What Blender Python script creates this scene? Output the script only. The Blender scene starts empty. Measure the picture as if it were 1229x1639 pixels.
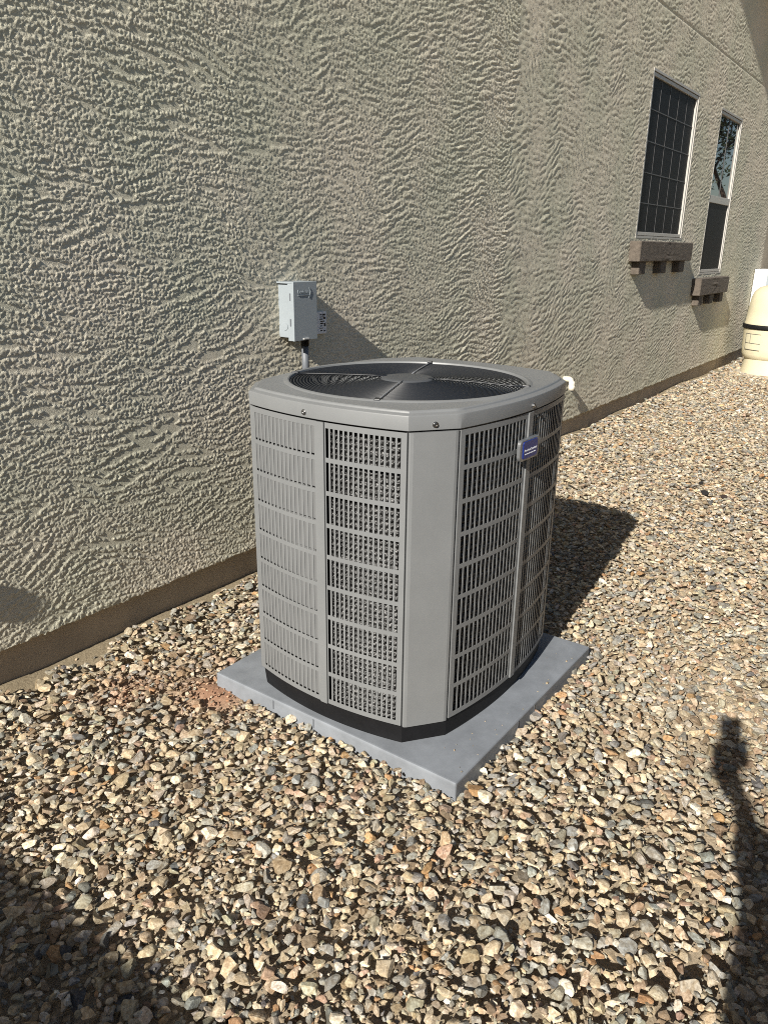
import bpy, bmesh, math, random
import numpy as np
from mathutils import Vector, Matrix

random.seed(7)
rng = np.random.default_rng(11)
SC = bpy.context.scene
COL = SC.collection

# ------------------------------------------------------------------ camera
CAM_LOC = (0.0, 0.0, 1.5)
cd = bpy.data.cameras.new('camera')
cam = bpy.data.objects.new('camera', cd)
COL.objects.link(cam)
RW = np.array([[0.58958507, -0.25858994, 0.76519323],
               [-0.80761755, -0.20277932, 0.55374582],
               [0.01197227, -0.94446376, -0.32839744]])
cam.matrix_world = Matrix([[RW[0][0], -RW[0][1], -RW[0][2], CAM_LOC[0]],
                           [RW[1][0], -RW[1][1], -RW[1][2], CAM_LOC[1]],
                           [RW[2][0], -RW[2][1], -RW[2][2], CAM_LOC[2]],
                           [0, 0, 0, 1]])
cd.sensor_fit = 'VERTICAL'
cd.sensor_height = 36.0
cd.sensor_width = 27.0
cd.lens = 26.81
cd.clip_start = 0.02
cd.clip_end = 600.0
SC.camera = cam
SC.render.resolution_x, SC.render.resolution_y = 767, 1024

# ------------------------------------------------------------------ light
SUN_DIR = Vector((1.68, 0.215, -1.0)).normalized()       # the way the sunlight travels
w = bpy.data.worlds.new('World')
SC.world = w
w.use_nodes = True
nt = w.node_tree
for n in list(nt.nodes):
    nt.nodes.remove(n)
wo = nt.nodes.new('ShaderNodeOutputWorld')
wb = nt.nodes.new('ShaderNodeBackground')
ws = nt.nodes.new('ShaderNodeTexSky')
ws.sky_type = 'NISHITA'
ws.sun_disc = False
ws.sun_elevation = math.asin(-SUN_DIR.z)
ws.sun_rotation = math.atan2(-SUN_DIR.x, -SUN_DIR.y) % (2 * math.pi)
ws.air_density, ws.dust_density, ws.ozone_density = 1.0, 0.6, 1.0
wb.inputs['Strength'].default_value = 0.05
nt.links.new(ws.outputs[0], wb.inputs[0])
nt.links.new(wb.outputs[0], wo.inputs[0])
sd = bpy.data.lights.new('sun', 'SUN')
sd.energy = 5.0
sd.angle = math.radians(0.53)
sd.color = (1.0, 0.95, 0.865)
sun = bpy.data.objects.new('sun', sd)
COL.objects.link(sun)
sun.rotation_euler = SUN_DIR.to_track_quat('-Z', 'Y').to_euler()
SC.view_settings.view_transform = 'Standard'
SC.view_settings.look = 'None'
SC.view_settings.gamma = 1.0
SC.view_settings.exposure = 0.74
SC.view_settings.use_curve_mapping = False
SC.cycles.use_denoising = False
SC.cycles.filter_width = 1.0
SC.cycles.max_bounces = 6
SC.cycles.sample_clamp_indirect = 4.0

# ------------------------------------------------------------------ helpers
def mat(name, col, rough=0.8, metal=0.0, var=0.0, vscale=6.0, bump=0.0, bscale=60.0, spec=0.5,
        col2=None, detail=4.0, bdist=0.002, coat=0.0):
    m = bpy.data.materials.new(name)
    m.use_nodes = True
    t = m.node_tree
    b = t.nodes['Principled BSDF']
    b.inputs['Base Color'].default_value = (*col, 1)
    b.inputs['Roughness'].default_value = rough
    b.inputs['Metallic'].default_value = metal
    b.inputs['Specular IOR Level'].default_value = spec
    b.inputs['Coat Weight'].default_value = coat
    tc = t.nodes.new('ShaderNodeTexCoord')
    if var > 0 or col2:
        n = t.nodes.new('ShaderNodeTexNoise')
        n.inputs['Scale'].default_value = vscale
        n.inputs['Detail'].default_value = detail
        n.inputs['Roughness'].default_value = 0.65
        t.links.new(tc.outputs['Object'], n.inputs['Vector'])
        r = t.nodes.new('ShaderNodeValToRGB')
        c2 = col2 or tuple(c * (1 + var) for c in col)
        c1 = col if col2 else tuple(c * (1 - var) for c in col)
        r.color_ramp.elements[0].position = 0.35
        r.color_ramp.elements[1].position = 0.68
        r.color_ramp.elements[0].color = (*c1, 1)
        r.color_ramp.elements[1].color = (*c2, 1)
        t.links.new(n.outputs['Fac'], r.inputs['Fac'])
        t.links.new(r.outputs['Color'], b.inputs['Base Color'])
    if bump > 0:
        n2 = t.nodes.new('ShaderNodeTexNoise')
        n2.inputs['Scale'].default_value = bscale
        n2.inputs['Detail'].default_value = 5.0
        t.links.new(tc.outputs['Object'], n2.inputs['Vector'])
        bp = t.nodes.new('ShaderNodeBump')
        bp.inputs['Strength'].default_value = bump
        bp.inputs['Distance'].default_value = bdist
        t.links.new(n2.outputs['Fac'], bp.inputs['Height'])
        t.links.new(bp.outputs['Normal'], b.inputs['Normal'])
    return m

def link(name, me, parent=None, m=None):
    o = bpy.data.objects.new(name, me)
    COL.objects.link(o)
    if parent is not None:
        o.parent = parent
    if m is not None and me is not None and hasattr(me, 'materials') and len(me.materials) == 0:
        me.materials.append(m)
    return o

def empty(name, loc=(0, 0, 0)):
    o = bpy.data.objects.new(name, None)
    o.empty_display_size = 0.1
    COL.objects.link(o)
    o.location = loc
    return o

def tag(o, label=None, cat=None, group=None, kind=None):
    if label: o['label'] = label
    if cat: o['category'] = cat
    if group: o['group'] = group
    if kind: o['kind'] = kind
    return o

def mesh_np(name, v, f, m=None, smooth=False):
    """v (n,3), f (m,k) with constant k"""
    v = np.ascontiguousarray(v, dtype=np.float32)
    f = np.ascontiguousarray(f, dtype=np.int32)
    me = bpy.data.meshes.new(name)
    k = f.shape[1]
    me.vertices.add(len(v))
    me.vertices.foreach_set('co', v.ravel())
    me.loops.add(f.size)
    me.loops.foreach_set('vertex_index', f.ravel())
    me.polygons.add(len(f))
    me.polygons.foreach_set('loop_start', np.arange(0, f.size, k, dtype=np.int32))
    me.polygons.foreach_set('use_smooth', np.full(len(f), smooth, dtype=bool))
    me.update(calc_edges=True)
    if m: me.materials.append(m)
    return me

class MB:
    """collects boxes, tubes and lathes into one mesh"""
    def __init__(s): s.v, s.f, s.sm = [], [], []
    def add(s, vs, fs, smooth=False):
        o = len(s.v)
        s.v += [tuple(p) for p in vs]
        s.f += [tuple(i + o for i in q) for q in fs]
        s.sm += [smooth] * len(fs)
        return s
    def box(s, a, b):
        x0, y0, z0 = a; x1, y1, z1 = b
        vs = [(x0, y0, z0), (x1, y0, z0), (x1, y1, z0), (x0, y1, z0), (x0, y0, z1), (x1, y0, z1), (x1, y1, z1), (x0, y1, z1)]
        return s.add(vs, [(0, 3, 2, 1), (4, 5, 6, 7), (0, 1, 5, 4), (1, 2, 6, 5), (2, 3, 7, 6), (3, 0, 4, 7)])
    def tube(s, pts, r, n=8, cap=True, closed=False):
        pts = [Vector(p) for p in pts]
        rs = r if isinstance(r, (list, tuple)) else [r] * len(pts)
        rings = []
        up = Vector((0, 0, 1))
        L = len(pts)
        for i, p in enumerate(pts):
            if closed: d = pts[(i + 1) % L] - pts[i - 1]
            else: d = pts[min(i + 1, L - 1)] - pts[max(i - 1, 0)]
            d.normalize()
            u = up if abs(d.dot(up)) < 0.95 else Vector((1, 0, 0))
            a = d.cross(u).normalized(); b = a.cross(d).normalized()
            rings.append([p + rs[i] * (math.cos(2 * math.pi * k / n) * a + math.sin(2 * math.pi * k / n) * b) for k in range(n)])
        vs = [q for R in rings for q in R]
        fs = []
        for i in range(L if closed else L - 1):
            j = (i + 1) % L
            for k in range(n):
                k2 = (k + 1) % n
                fs.append((i * n + k, i * n + k2, j * n + k2, j * n + k))
        if cap and not closed:
            fs.append(tuple(range(n - 1, -1, -1)))
            fs.append(tuple((L - 1) * n + k for k in range(n)))
        return s.add(vs, fs, True)
    def lathe(s, c, prof, n=32, cap=False):
        """prof: (radius, z) list turned about the vertical through c"""
        vs, fs = [], []
        for r, z in prof:
            for k in range(n):
                a = 2 * math.pi * k / n
                vs.append((c[0] + r * math.cos(a), c[1] + r * math.sin(a), c[2] + z))
        for i in range(len(prof) - 1):
            for k in range(n):
                k2 = (k + 1) % n
                fs.append((i * n + k, i * n + k2, (i + 1) * n + k2, (i + 1) * n + k))
        if cap:
            fs.append(tuple(range(n - 1, -1, -1)))
            fs.append(tuple((len(prof) - 1) * n + k for k in range(n)))
        return s.add(vs, fs, True)
    def build(s, name, m, parent=None, smooth=None, bevel=0.0, seg=2):
        me = bpy.data.meshes.new(name)
        me.from_pydata(s.v, [], s.f)
        me.polygons.foreach_set('use_smooth', [x if smooth is None else smooth for x in s.sm])
        if bevel > 0:
            bm = bmesh.new(); bm.from_mesh(me)
            es = [e for e in bm.edges if len(e.link_faces) == 2 and e.calc_face_angle(0) > 0.5]
            bmesh.ops.bevel(bm, geom=es, offset=bevel, segments=seg, affect='EDGES', profile=0.6)
            bm.to_mesh(me); bm.free()
        me.materials.append(m)
        o = link(name, me, parent)
        return o

def txt(name, body, size, m, parent, mw, extrude=0.0006, align='CENTER', shear=0.0, spacing=1.0):
    c = bpy.data.curves.new(name, 'FONT')
    c.body = body; c.size = size; c.extrude = extrude
    c.align_x = align; c.align_y = 'CENTER'; c.shear = shear; c.space_character = spacing
    c.resolution_u = 2
    t = bpy.data.objects.new(name, c)
    COL.objects.link(t)
    dg = bpy.context.evaluated_depsgraph_get()
    me = bpy.data.meshes.new_from_object(t.evaluated_get(dg))
    bpy.data.objects.remove(t)
    me.name = name
    me.materials.clear(); me.materials.append(m)
    me.transform(mw)
    return link(name, me, parent)

def gblur(a, s):
    """periodic gaussian blur with sigma s in cells"""
    F = np.fft.rfft2(a)
    ky = np.fft.fftfreq(a.shape[0])[:, None]; kx = np.fft.rfftfreq(a.shape[1])[None]
    sy, sx = (s if isinstance(s, tuple) else (s, s))
    return np.fft.irfft2(F * np.exp(-2 * np.pi ** 2 * ((ky * sy) ** 2 + (kx * sx) ** 2)), a.shape)

def norm(a): return (a - a.mean()) / (a.std() + 1e-9)
def sstep(a, b, x):
    t = np.clip((x - a) / (b - a), 0, 1)
    return t * t * (3 - 2 * t)

# ------------------------------------------------------------------ materials
def stucco_mat():
    m = mat('stucco', (0.40, 0.352, 0.268), 0.92, spec=0.2)
    t = m.node_tree; b = t.nodes['Principled BSDF']
    tc = [n for n in t.nodes if n.type == 'TEX_COORD'][0]
    n1 = t.nodes.new('ShaderNodeTexNoise'); n1.inputs['Scale'].default_value = 2.2; n1.inputs['Detail'].default_value = 6
    r1 = t.nodes.new('ShaderNodeValToRGB')
    r1.color_ramp.elements[0].position = 0.36; r1.color_ramp.elements[1].position = 0.66
    r1.color_ramp.elements[0].color = (0.55, 0.53, 0.412, 1)
    r1.color_ramp.elements[1].color = (0.645, 0.585, 0.468, 1)
    n2 = t.nodes.new('ShaderNodeTexNoise'); n2.inputs['Scale'].default_value = 55; n2.inputs['Detail'].default_value = 4
    mx = t.nodes.new('ShaderNodeMix'); mx.data_type = 'RGBA'; mx.blend_type = 'OVERLAY'
    mx.inputs['Factor'].default_value = 0.28
    n3 = t.nodes.new('ShaderNodeTexNoise'); n3.inputs['Scale'].default_value = 260; n3.inputs['Detail'].default_value = 4; n3.inputs['Roughness'].default_value = 0.6
    bp = t.nodes.new('ShaderNodeBump'); bp.inputs['Strength'].default_value = 0.9; bp.inputs['Distance'].default_value = 0.0028
    for n in (n1, n2, n3): t.links.new(tc.outputs['Object'], n.inputs['Vector'])
    t.links.new(n1.outputs['Fac'], r1.inputs['Fac'])
    t.links.new(r1.outputs['Color'], mx.inputs[6]); t.links.new(n2.outputs['Fac'], mx.inputs[7])
    t.links.new(mx.outputs[2], b.inputs['Base Color'])
    t.links.new(n3.outputs['Fac'], bp.inputs['Height']); t.links.new(bp.outputs['Normal'], b.inputs['Normal'])
    return m

def stone_mat(name, from_object):
    m = mat(name, (0.4, 0.33, 0.25), 0.82, spec=0.3)
    t = m.node_tree; b = t.nodes['Principled BSDF']
    tc = [n for n in t.nodes if n.type == 'TEX_COORD'][0]
    if from_object:
        src = t.nodes.new('ShaderNodeObjectInfo'); out = src.outputs['Color']
    else:
        src = t.nodes.new('ShaderNodeAttribute'); src.attribute_name = 'Col'; out = src.outputs['Color']
    geo = t.nodes.new('ShaderNodeNewGeometry')
    n1 = t.nodes.new('ShaderNodeTexNoise'); n1.inputs['Scale'].default_value = 120; n1.inputs['Detail'].default_value = 6
    n1.inputs['Roughness'].default_value = 0.7; n1.inputs['Distortion'].default_value = 0.8
    r1 = t.nodes.new('ShaderNodeValToRGB')
    r1.color_ramp.elements[0].position = 0.3; r1.color_ramp.elements[1].position = 0.72
    r1.color_ramp.elements[0].color = (0.50, 0.46, 0.42, 1); r1.color_ramp.elements[1].color = (1.35, 1.33, 1.28, 1)
    mx = t.nodes.new('ShaderNodeMix'); mx.data_type = 'RGBA'; mx.blend_type = 'MULTIPLY'; mx.inputs['Factor'].default_value = 1.0
    n3 = t.nodes.new('ShaderNodeTexNoise'); n3.inputs['Scale'].default_value = 260; n3.inputs['Detail'].default_value = 4
    bp = t.nodes.new('ShaderNodeBump'); bp.inputs['Strength'].default_value = 0.5; bp.inputs['Distance'].default_value = 0.0018
    for n in (n1, n3): t.links.new(geo.outputs['Position'], n.inputs['Vector'])
    t.links.new(n1.outputs['Fac'], r1.inputs['Fac'])
    wv = t.nodes.new('ShaderNodeTexNoise'); wv.inputs['Scale'].default_value = 38; wv.inputs['Detail'].default_value = 3; wv.inputs['Distortion'].default_value = 2.2
    r2 = t.nodes.new('ShaderNodeValToRGB'); r2.color_ramp.elements[0].position = .38; r2.color_ramp.elements[1].position = .62
    r2.color_ramp.elements[0].color = (.80, .74, .66, 1); r2.color_ramp.elements[1].color = (1.1, 1.11, 1.12, 1)
    m2 = t.nodes.new('ShaderNodeMix'); m2.data_type = 'RGBA'; m2.blend_type = 'MULTIPLY'; m2.inputs['Factor'].default_value = 1.0
    t.links.new(geo.outputs['Position'], wv.inputs['Vector']); t.links.new(wv.outputs['Fac'], r2.inputs['Fac'])
    t.links.new(out, mx.inputs[6]); t.links.new(r1.outputs['Color'], mx.inputs[7])
    t.links.new(mx.outputs[2], m2.inputs[6]); t.links.new(r2.outputs['Color'], m2.inputs[7])
    t.links.new(m2.outputs[2], b.inputs['Base Color'])
    t.links.new(n3.outputs['Fac'], bp.inputs['Height']); t.links.new(bp.outputs['Normal'], b.inputs['Normal'])
    return m

M = {}
M['stucco'] = stucco_mat()
M['stucco_plain'] = mat('stucco_plain', (0.42, 0.365, 0.28), 0.9, var=0.12, vscale=3, bump=0.6, bscale=45, bdist=0.006)
M['foundation'] = mat('foundation_paint', (0.43, 0.355, 0.265), 0.85, var=0.12, vscale=4, bump=0.25, bscale=40)
M['soil'] = mat('soil', (0.24, 0.165, 0.10), 0.95, col2=(0.40, 0.30, 0.19), vscale=9, bump=0.8, bscale=130, bdist=0.005)
M['stone'] = stone_mat('stone_single', True)
M['gravel'] = stone_mat('stone_gravel', False)
M['paint'] = mat('unit_paint', (0.170, 0.176, 0.179), 0.42, var=0.06, vscale=5, detail=8.0, bump=0.05, bscale=240, spec=0.45)
M['slot_shade'] = mat('slot_shade_paint', (0.135, 0.138, 0.14), 0.5, spec=0.4)  # unit paint made darker, shade behind the slots put into the colour
M['black'] = mat('black_plastic', (0.007, 0.007, 0.008), 0.6, var=0.2, vscale=30, spec=0.25)
M['wire'] = mat('wire_coat', (0.014, 0.016, 0.020), 0.36, spec=0.4)
M['hub'] = mat('hub_paint', (0.06, 0.064, 0.07), 0.5)
M['dark'] = mat('inside_shade', (0.01, 0.01, 0.01), 0.9)
M['spoke_glint'] = mat('spoke_glint_coat', (0.30, 0.31, 0.33), 0.35, metal=0.3)  # paler than the other wire: glints on two spokes put into the colour
M['steel'] = mat('screw_steel', (0.42, 0.42, 0.42), 0.3, metal=1.0)
M['blade'] = mat('fan_blade', (0.032, 0.034, 0.038), 0.65, metal=0.0, spec=0.2)
M['pad'] = mat('pad_plastic', (0.19, 0.205, 0.226), 0.62, var=0.15, vscale=9, detail=9.0, bump=0.12, bscale=90, spec=0.35)
M['box_grey'] = mat('box_paint', (0.265, 0.297, 0.318), 0.5, var=0.03, vscale=20)
M['conduit'] = mat('conduit_grey', (0.12, 0.13, 0.145), 0.5, var=0.06)
M['pvc'] = mat('pvc', (0.66, 0.61, 0.50), 0.45)
M['cream'] = mat('tank_cream', (0.60, 0.545, 0.385), 0.42, var=0.04, vscale=4)
M['cream_label'] = mat('label_cream', (0.57, 0.53, 0.38), 0.5)
M['white'] = mat('white_plastic', (0.66, 0.65, 0.62), 0.4)
M['vinyl'] = mat('window_vinyl', (0.42, 0.40, 0.365), 0.4)
M['bar'] = mat('muntin_grey', (0.075, 0.073, 0.075), 0.5)
M['screen'] = mat('sun_screen', (0.010, 0.011, 0.013), 0.55, var=0.15, vscale=3, spec=0.12)
M['glass'] = mat('window_glass', (0.012, 0.014, 0.016), 0.015, spec=1.0)
M['glass'].node_tree.nodes['Principled BSDF'].inputs['IOR'].default_value = 1.9
M['sill'] = mat('sill_stone', (0.105, 0.086, 0.068), 0.9, var=0.25, vscale=25, bump=0.9, bscale=60, bdist=0.008)
M['trim'] = mat('roof_trim', (0.25, 0.19, 0.14), 0.8)
M['tile'] = mat('roof_tile', (0.33, 0.20, 0.13), 0.85, var=0.2, vscale=3)
M['blue'] = mat('badge_blue', (0.006, 0.022, 0.17), 0.3)
M['silver'] = mat('badge_silver', (0.30, 0.31, 0.32), 0.35, metal=0.7)
M['print_white'] = mat('print_white', (0.75, 0.76, 0.80), 0.5)
M['print_black'] = mat('print_black', (0.02, 0.02, 0.02), 0.6)
M['label'] = mat('label_white', (0.75, 0.75, 0.76), 0.5)
M['bark'] = mat('bark', (0.09, 0.065, 0.045), 0.9, var=0.2, bump=0.5)
M['leaf'] = mat('leaf', (0.04, 0.055, 0.022), 0.6, var=0.4, vscale=2)

# ------------------------------------------------------------------ HOUSE WALL
WY = 2.40           # outer face of the stucco
ZB = 0.181          # bottom edge of the stucco
house = empty('house', (7.0, WY, 0.0))
tag(house, 'tan house with a rough trowelled stucco wall, two dark windows and brown sills', 'house')
HI = Matrix.Translation((-7.0, -WY, 0.0))          # the house's children keep world coordinates in their meshes
def hlink(o):
    o.parent = house
    o.matrix_parent_inverse = HI
    return o

WIN = [(7.00, 8.35, 1.61, 2.90), (9.20, 10.12, 1.26, 2.90)]

def stucco_field():
    res = 0.003
    X0, X1, Z0, Z1 = 0.40, 12.60, 0.15, 4.35
    nx, nz = int((X1 - X0) / res), int((Z1 - Z0) / res)
    xs = X0 + np.arange(nx) * res
    # trowel patches: jittered columns whose stroke angle flips from one to the next
    lr = 6
    lx, lz = nx // lr + 1, nz // lr + 1
    gx = X0 + np.arange(lx) * res * lr
    gz = Z0 + np.arange(lz) * res * lr
    seeds = []
    x = X0 - 0.2; k = 0
    while x < X1 + 0.3:
        far = np.clip((x - 2.6) / 2.0, 0, 1)
        cw = (0.30 + 0.10 * rng.random()) * (1 - far) + (0.25 + 0.05 * rng.random()) * far
        z = Z0 - rng.random() * 0.3
        while z < Z1 + 0.3:
            ch = 0.22 + 0.3 * rng.random() + 0.25 * far
            sg = 1 if k % 2 else -1
            if rng.random() < 0.25 * (1 - far) + 0.06: sg = -sg
            amp = (0.05 + 0.36 * rng.random()) * (1 - far) + (0.19 + 0.17 * rng.random()) * far
            seeds.append((x + rng.normal(0, 0.05), z + ch / 2, sg * amp))
            z += ch
        x += cw; k += 1
    seeds = np.array(seeds)
    GX, GZ = np.meshgrid(gx, gz)
    wob = norm(gblur(rng.standard_normal(GX.shape), 3)) * 0.03
    wob2 = norm(gblur(rng.standard_normal(GX.shape), 3)) * 0.03
    best = np.full(GX.shape, 1e9); ang = np.zeros(GX.shape)
    for sx, sz, a in seeds:
        i0, i1 = np.searchsorted(gx, [sx - 0.75, sx + 0.75])
        d = np.abs(GX[:, i0:i1] + wob[:, i0:i1] - sx) * 1.5 + np.abs(GZ[:, i0:i1] + wob2[:, i0:i1] - sz) * 0.8
        c = d < best[:, i0:i1]
        best[:, i0:i1][c] = d[c]; ang[:, i0:i1][c] = a
    ang = gblur(ang, 0.9)
    ang += norm(gblur(rng.standard_normal(GX.shape), 4)) * 0.16
    A = np.repeat(np.repeat(ang, lr, 0), lr, 1)[:nz, :nx]
    A = gblur(A, 3)
    c, s = np.cos(A), np.sin(A)
    iz, ix = np.mgrid[0:nz, 0:nx]
    def lic(a, L):
        out = np.zeros_like(a); n = 0
        for t in np.arange(-L, L + 1):
            wgt = math.exp(-(t / (0.6 * L)) ** 2)
            out += wgt * a[np.clip(np.rint(iz + s * t * 1.5).astype(np.int32), 0, nz - 1), np.clip(np.rint(ix + c * t * 1.5).astype(np.int32), 0, nx - 1)]
        return norm(out)
    def white(): return rng.standard_normal((nz, nx), dtype=np.float32)
    wn = white()
    n1 = lic(norm(gblur(wn, 1.9) - gblur(wn, 4.2)), 8)
    wn = white()
    n2 = lic(norm(gblur(wn, 0.75) - gblur(wn, 1.7)), 1)
    low = norm(gblur(white(), (9, 18)))
    mid = norm(gblur(white(), (3, 6)))
    wn = white()
    big = lic(norm(gblur(wn, 2.3) - gblur(wn, 6.0)), 17)
    wn = white()
    tear = norm(gblur(wn, (0.8, 1.4)) - gblur(wn, 2.8))
    far = np.clip((xs - 2.2) / 2.6, 0, 1)[None]
    wn = white()
    fine = lic(norm(gblur(wn, 1.5) - gblur(wn, 3.6)), 9)
    pm = sstep(-0.5, 0.5, norm(gblur(white(), (26, 34))))       # some patches worked coarse, others fine
    big = big * pm + fine * (1 - pm)
    dep = 0.75 + 0.45 * sstep(-1.0, 1.0, norm(gblur(white(), (30, 40))))
    q = 0.95 * big + 0.45 * low + 0.25 * mid + 0.36 * tear
    p = sstep(-0.56, -0.42, q)
    rim = np.exp(-((q + 0.36) / 0.15) ** 2)                    # plaster pushed up along the edge of each stroke
    q2 = 0.9 * n1 - 0.35 * low + 0.5 * tear
    p2 = sstep(0.25, 0.40, q2)
    near_h = dep * 0.0012 * p + 0.0008 * rim + 0.0008 * p2 * p + p * (0.0003 * n1 + 0.00068 * np.clip(n2, -1.6, 2.6) + 0.00035 * tear) + 0.00010 * n2
    wn = white()
    n4 = lic(norm(gblur(wn, 1.75) - gblur(wn, 4.2)), 10)
    brk = 0.65 + 0.35 * sstep(-0.8, 0.4, low + 0.5 * mid)
    far_h = brk * (0.0013 * n4 + 0.0012 * sstep(-0.05, 0.25, 0.9 * n4 + 0.65 * tear)) + 0.00066 * n2 + 0.00052 * tear + 0.0005 * low
    h = near_h * (1 - far) + far_h * far
    # straight control joint pressed into the plaster
    zz = (Z0 + np.arange(nz) * res)[:, None]
    jz = 3.362
    g = np.exp(-((zz - jz) / 0.007) ** 2)
    h = h * (1 - g) - 0.007 * g
    # thicker lip along the bottom edge
    lip = np.exp(-((zz - ZB) / 0.03) ** 2)
    h = h + 0.002 * lip
    return h, X0, Z0, res

H, HX0, HZ0, HR = stucco_field()

def samp(a, x, z):
    fx = np.clip((x - HX0) / HR, 0, a.shape[1] - 1.001); fz = np.clip((z - HZ0) / HR, 0, a.shape[0] - 1.001)
    ix, iz = fx.astype(int), fz.astype(int)
    u, v = fx - ix, fz - iz
    return (a[iz, ix] * (1 - u) * (1 - v) + a[iz, ix + 1] * u * (1 - v) + a[iz + 1, ix] * (1 - u) * v + a[iz + 1, ix + 1] * u * v)

def wall_mesh():
    V, F, off = [], [], 0
    segs = [(0.95, 2.30, 0.0034, 0.0034, 2.66, 0.0), (2.30, 4.60, 0.0054, 0.0047, 3.10, 0.0),
            (4.60, 12.40, 0.0125, 0.0094, 4.30, 0.6)]
    for x0, x1, dx, dz, zt, bl in segs:
        a = H if bl == 0 else gblur(H, bl)
        xs = np.linspace(x0, x1 + 0.0, int((x1 - x0) / dx) + 1)
        zs = np.linspace(ZB, zt, int((zt - ZB) / dz) + 1)
        X, Z = np.meshgrid(xs, zs)
        h = samp(a, X, Z)
        jag = 0.004 * samp(norm(H), X, np.full_like(Z, 0.5)) * np.exp(-((Z - ZB) / 0.012) ** 2)
        v = np.stack([X, WY - h, Z - jag], -1).reshape(-1, 3)
        nx, nz = len(xs), len(zs)
        i = (np.arange(nz - 1)[:, None] * nx + np.arange(nx - 1)[None])
        q = np.stack([i, i + 1, i + nx + 1, i + nx], -1)
        cx = (X[:-1, :-1] + X[1:, 1:]) / 2; cz = (Z[:-1, :-1] + Z[1:, 1:]) / 2
        keep = np.ones(cx.shape, bool)
        for (a0, a1, b0, b1) in WIN:
            keep &= ~((cx > a0) & (cx < a1) & (cz > b0) & (cz < b1))
        q = q[keep]
        # bottom return of the plaster, back to the foundation
        b0 = v[:nx].copy(); b1 = b0.copy(); b1[:, 1] = WY + 0.045
        V += [v, b1]; F += [q.reshape(-1, 4) + off]
        n = len(v)
        j = np.arange(nx - 1)
        F.append(np.stack([n + j, n + j + 1, j + 1, j], -1) + off)
        off += n + nx
    V = np.concatenate(V); F = np.concatenate(F)
    return mesh_np('stucco_wall', V, F, M['stucco'], True)

hlink(link('stucco_wall', wall_mesh()))

# the plain rest of the wall, outside the picture (left end, far end, gable), and its body
RX, RZ, RS = 1.0, 7.45, 0.33         # ridge x, height of the rake line there, slope
def rake(x): return RZ - RS * abs(x - RX)
mb = MB()
mb.add([(-6, WY, ZB), (0.95, WY, ZB), (0.95, WY, 2.66), (-6, WY, 2.66)], [(0, 1, 2, 3)])
mb.add([(12.4, WY, ZB), (15, WY, ZB), (15, WY, rake(15) - 0.05), (12.4, WY, 4.30), ], [(0, 1, 2, 3)])
mb.add([(-6, WY, 2.66), (2.3, WY, 2.66), (2.3, WY, 3.10), (4.6, WY, 3.10), (4.6, WY, 4.3), (12.4, WY, 4.3), (12.4, WY, 4.31), (RX, WY, RZ + .1), (-6, WY, rake(-6) + .1)],
       [(0, 1, 2, 3, 4, 5, 6, 7, 8)])
mb.add([(15, WY, ZB), (15, 9, ZB), (15, 9, 2.9), (15, WY, 2.9)], [(0, 1, 2, 3)])
mb.add([(-6, 9, ZB), (-6, WY, ZB), (-6, WY, 5), (-6, 9, 5)], [(0, 1, 2, 3)])
hlink(mb.build('plain_wall', M['stucco_plain']))
mb = MB(); mb.box((-5.96, WY + 0.038, -0.4), (14.96, 8.9, ZB + 0.02))
hlink(mb.build('foundation', M['foundation']))
# roof with an overhanging rake
def roof_slab(xa, xb, t0, t1, y0, y1):
    za, zb = rake(xa), rake(xb)
    vs = [(xa, y0, za + t0), (xb, y0, zb + t0), (xb, y1, zb + t0), (xa, y1, za + t0),
          (xa, y0, za + t1), (xb, y0, zb + t1), (xb, y1, zb + t1), (xa, y1, za + t1)]
    return vs, [(0, 3, 2, 1), (4, 5, 6, 7), (0, 1, 5, 4), (1, 2, 6, 5), (2, 3, 7, 6), (3, 0, 4, 7)]
mb = MB(); mb.add(*roof_slab(RX, 13.5, 0.04, 0.16, 2.03, 9)); mb.add(*roof_slab(-7, RX, 0.04, 0.16, 2.03, 9))
roof = hlink(mb.build('roof', M['tile']))
mb = MB(); mb.add(*roof_slab(RX, 13.5, 0.0, 0.2, 2.0, 2.026)); mb.add(*roof_slab(-7, RX, 0.0, 0.2, 2.0, 2.026))
o = mb.build('rake_board', M['trim']); o.parent = roof

# ---- windows
def frame_mb(x0, x1, z0, z1, wd, y0, y1):
    m = MB()
    m.box((x0, y0, z1 - wd), (x1, y1, z1)); m.box((x0, y0, z0), (x1, y1, z0 + wd))
    m.box((x0, y0 + .001, z0 + wd), (x0 + wd, y1, z1 - wd)); m.box((x1 - wd, y0 + .001, z0 + wd), (x1, y1, z1 - wd))
    return m

def window(i, label):
    x0, x1, z0, z1 = WIN[i]
    wn = frame_mb(x0 - .008, x1 + .008, z0 - .008, z1 + .008, 0.018, WY - 0.003, WY + 0.075).build('window', M['vinyl'])
    hlink(wn); wn['label'] = label
    g = frame_mb(x0 + .014, x1 - .014, z0 + .014, z1 - .014, 0.029, WY + 0.004, WY + 0.07).build('window_frame', M['vinyl'], wn, bevel=0.003)
    return wn, (x0 + .041, x1 - .041, z0 + .041, z1 - .041)

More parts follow.
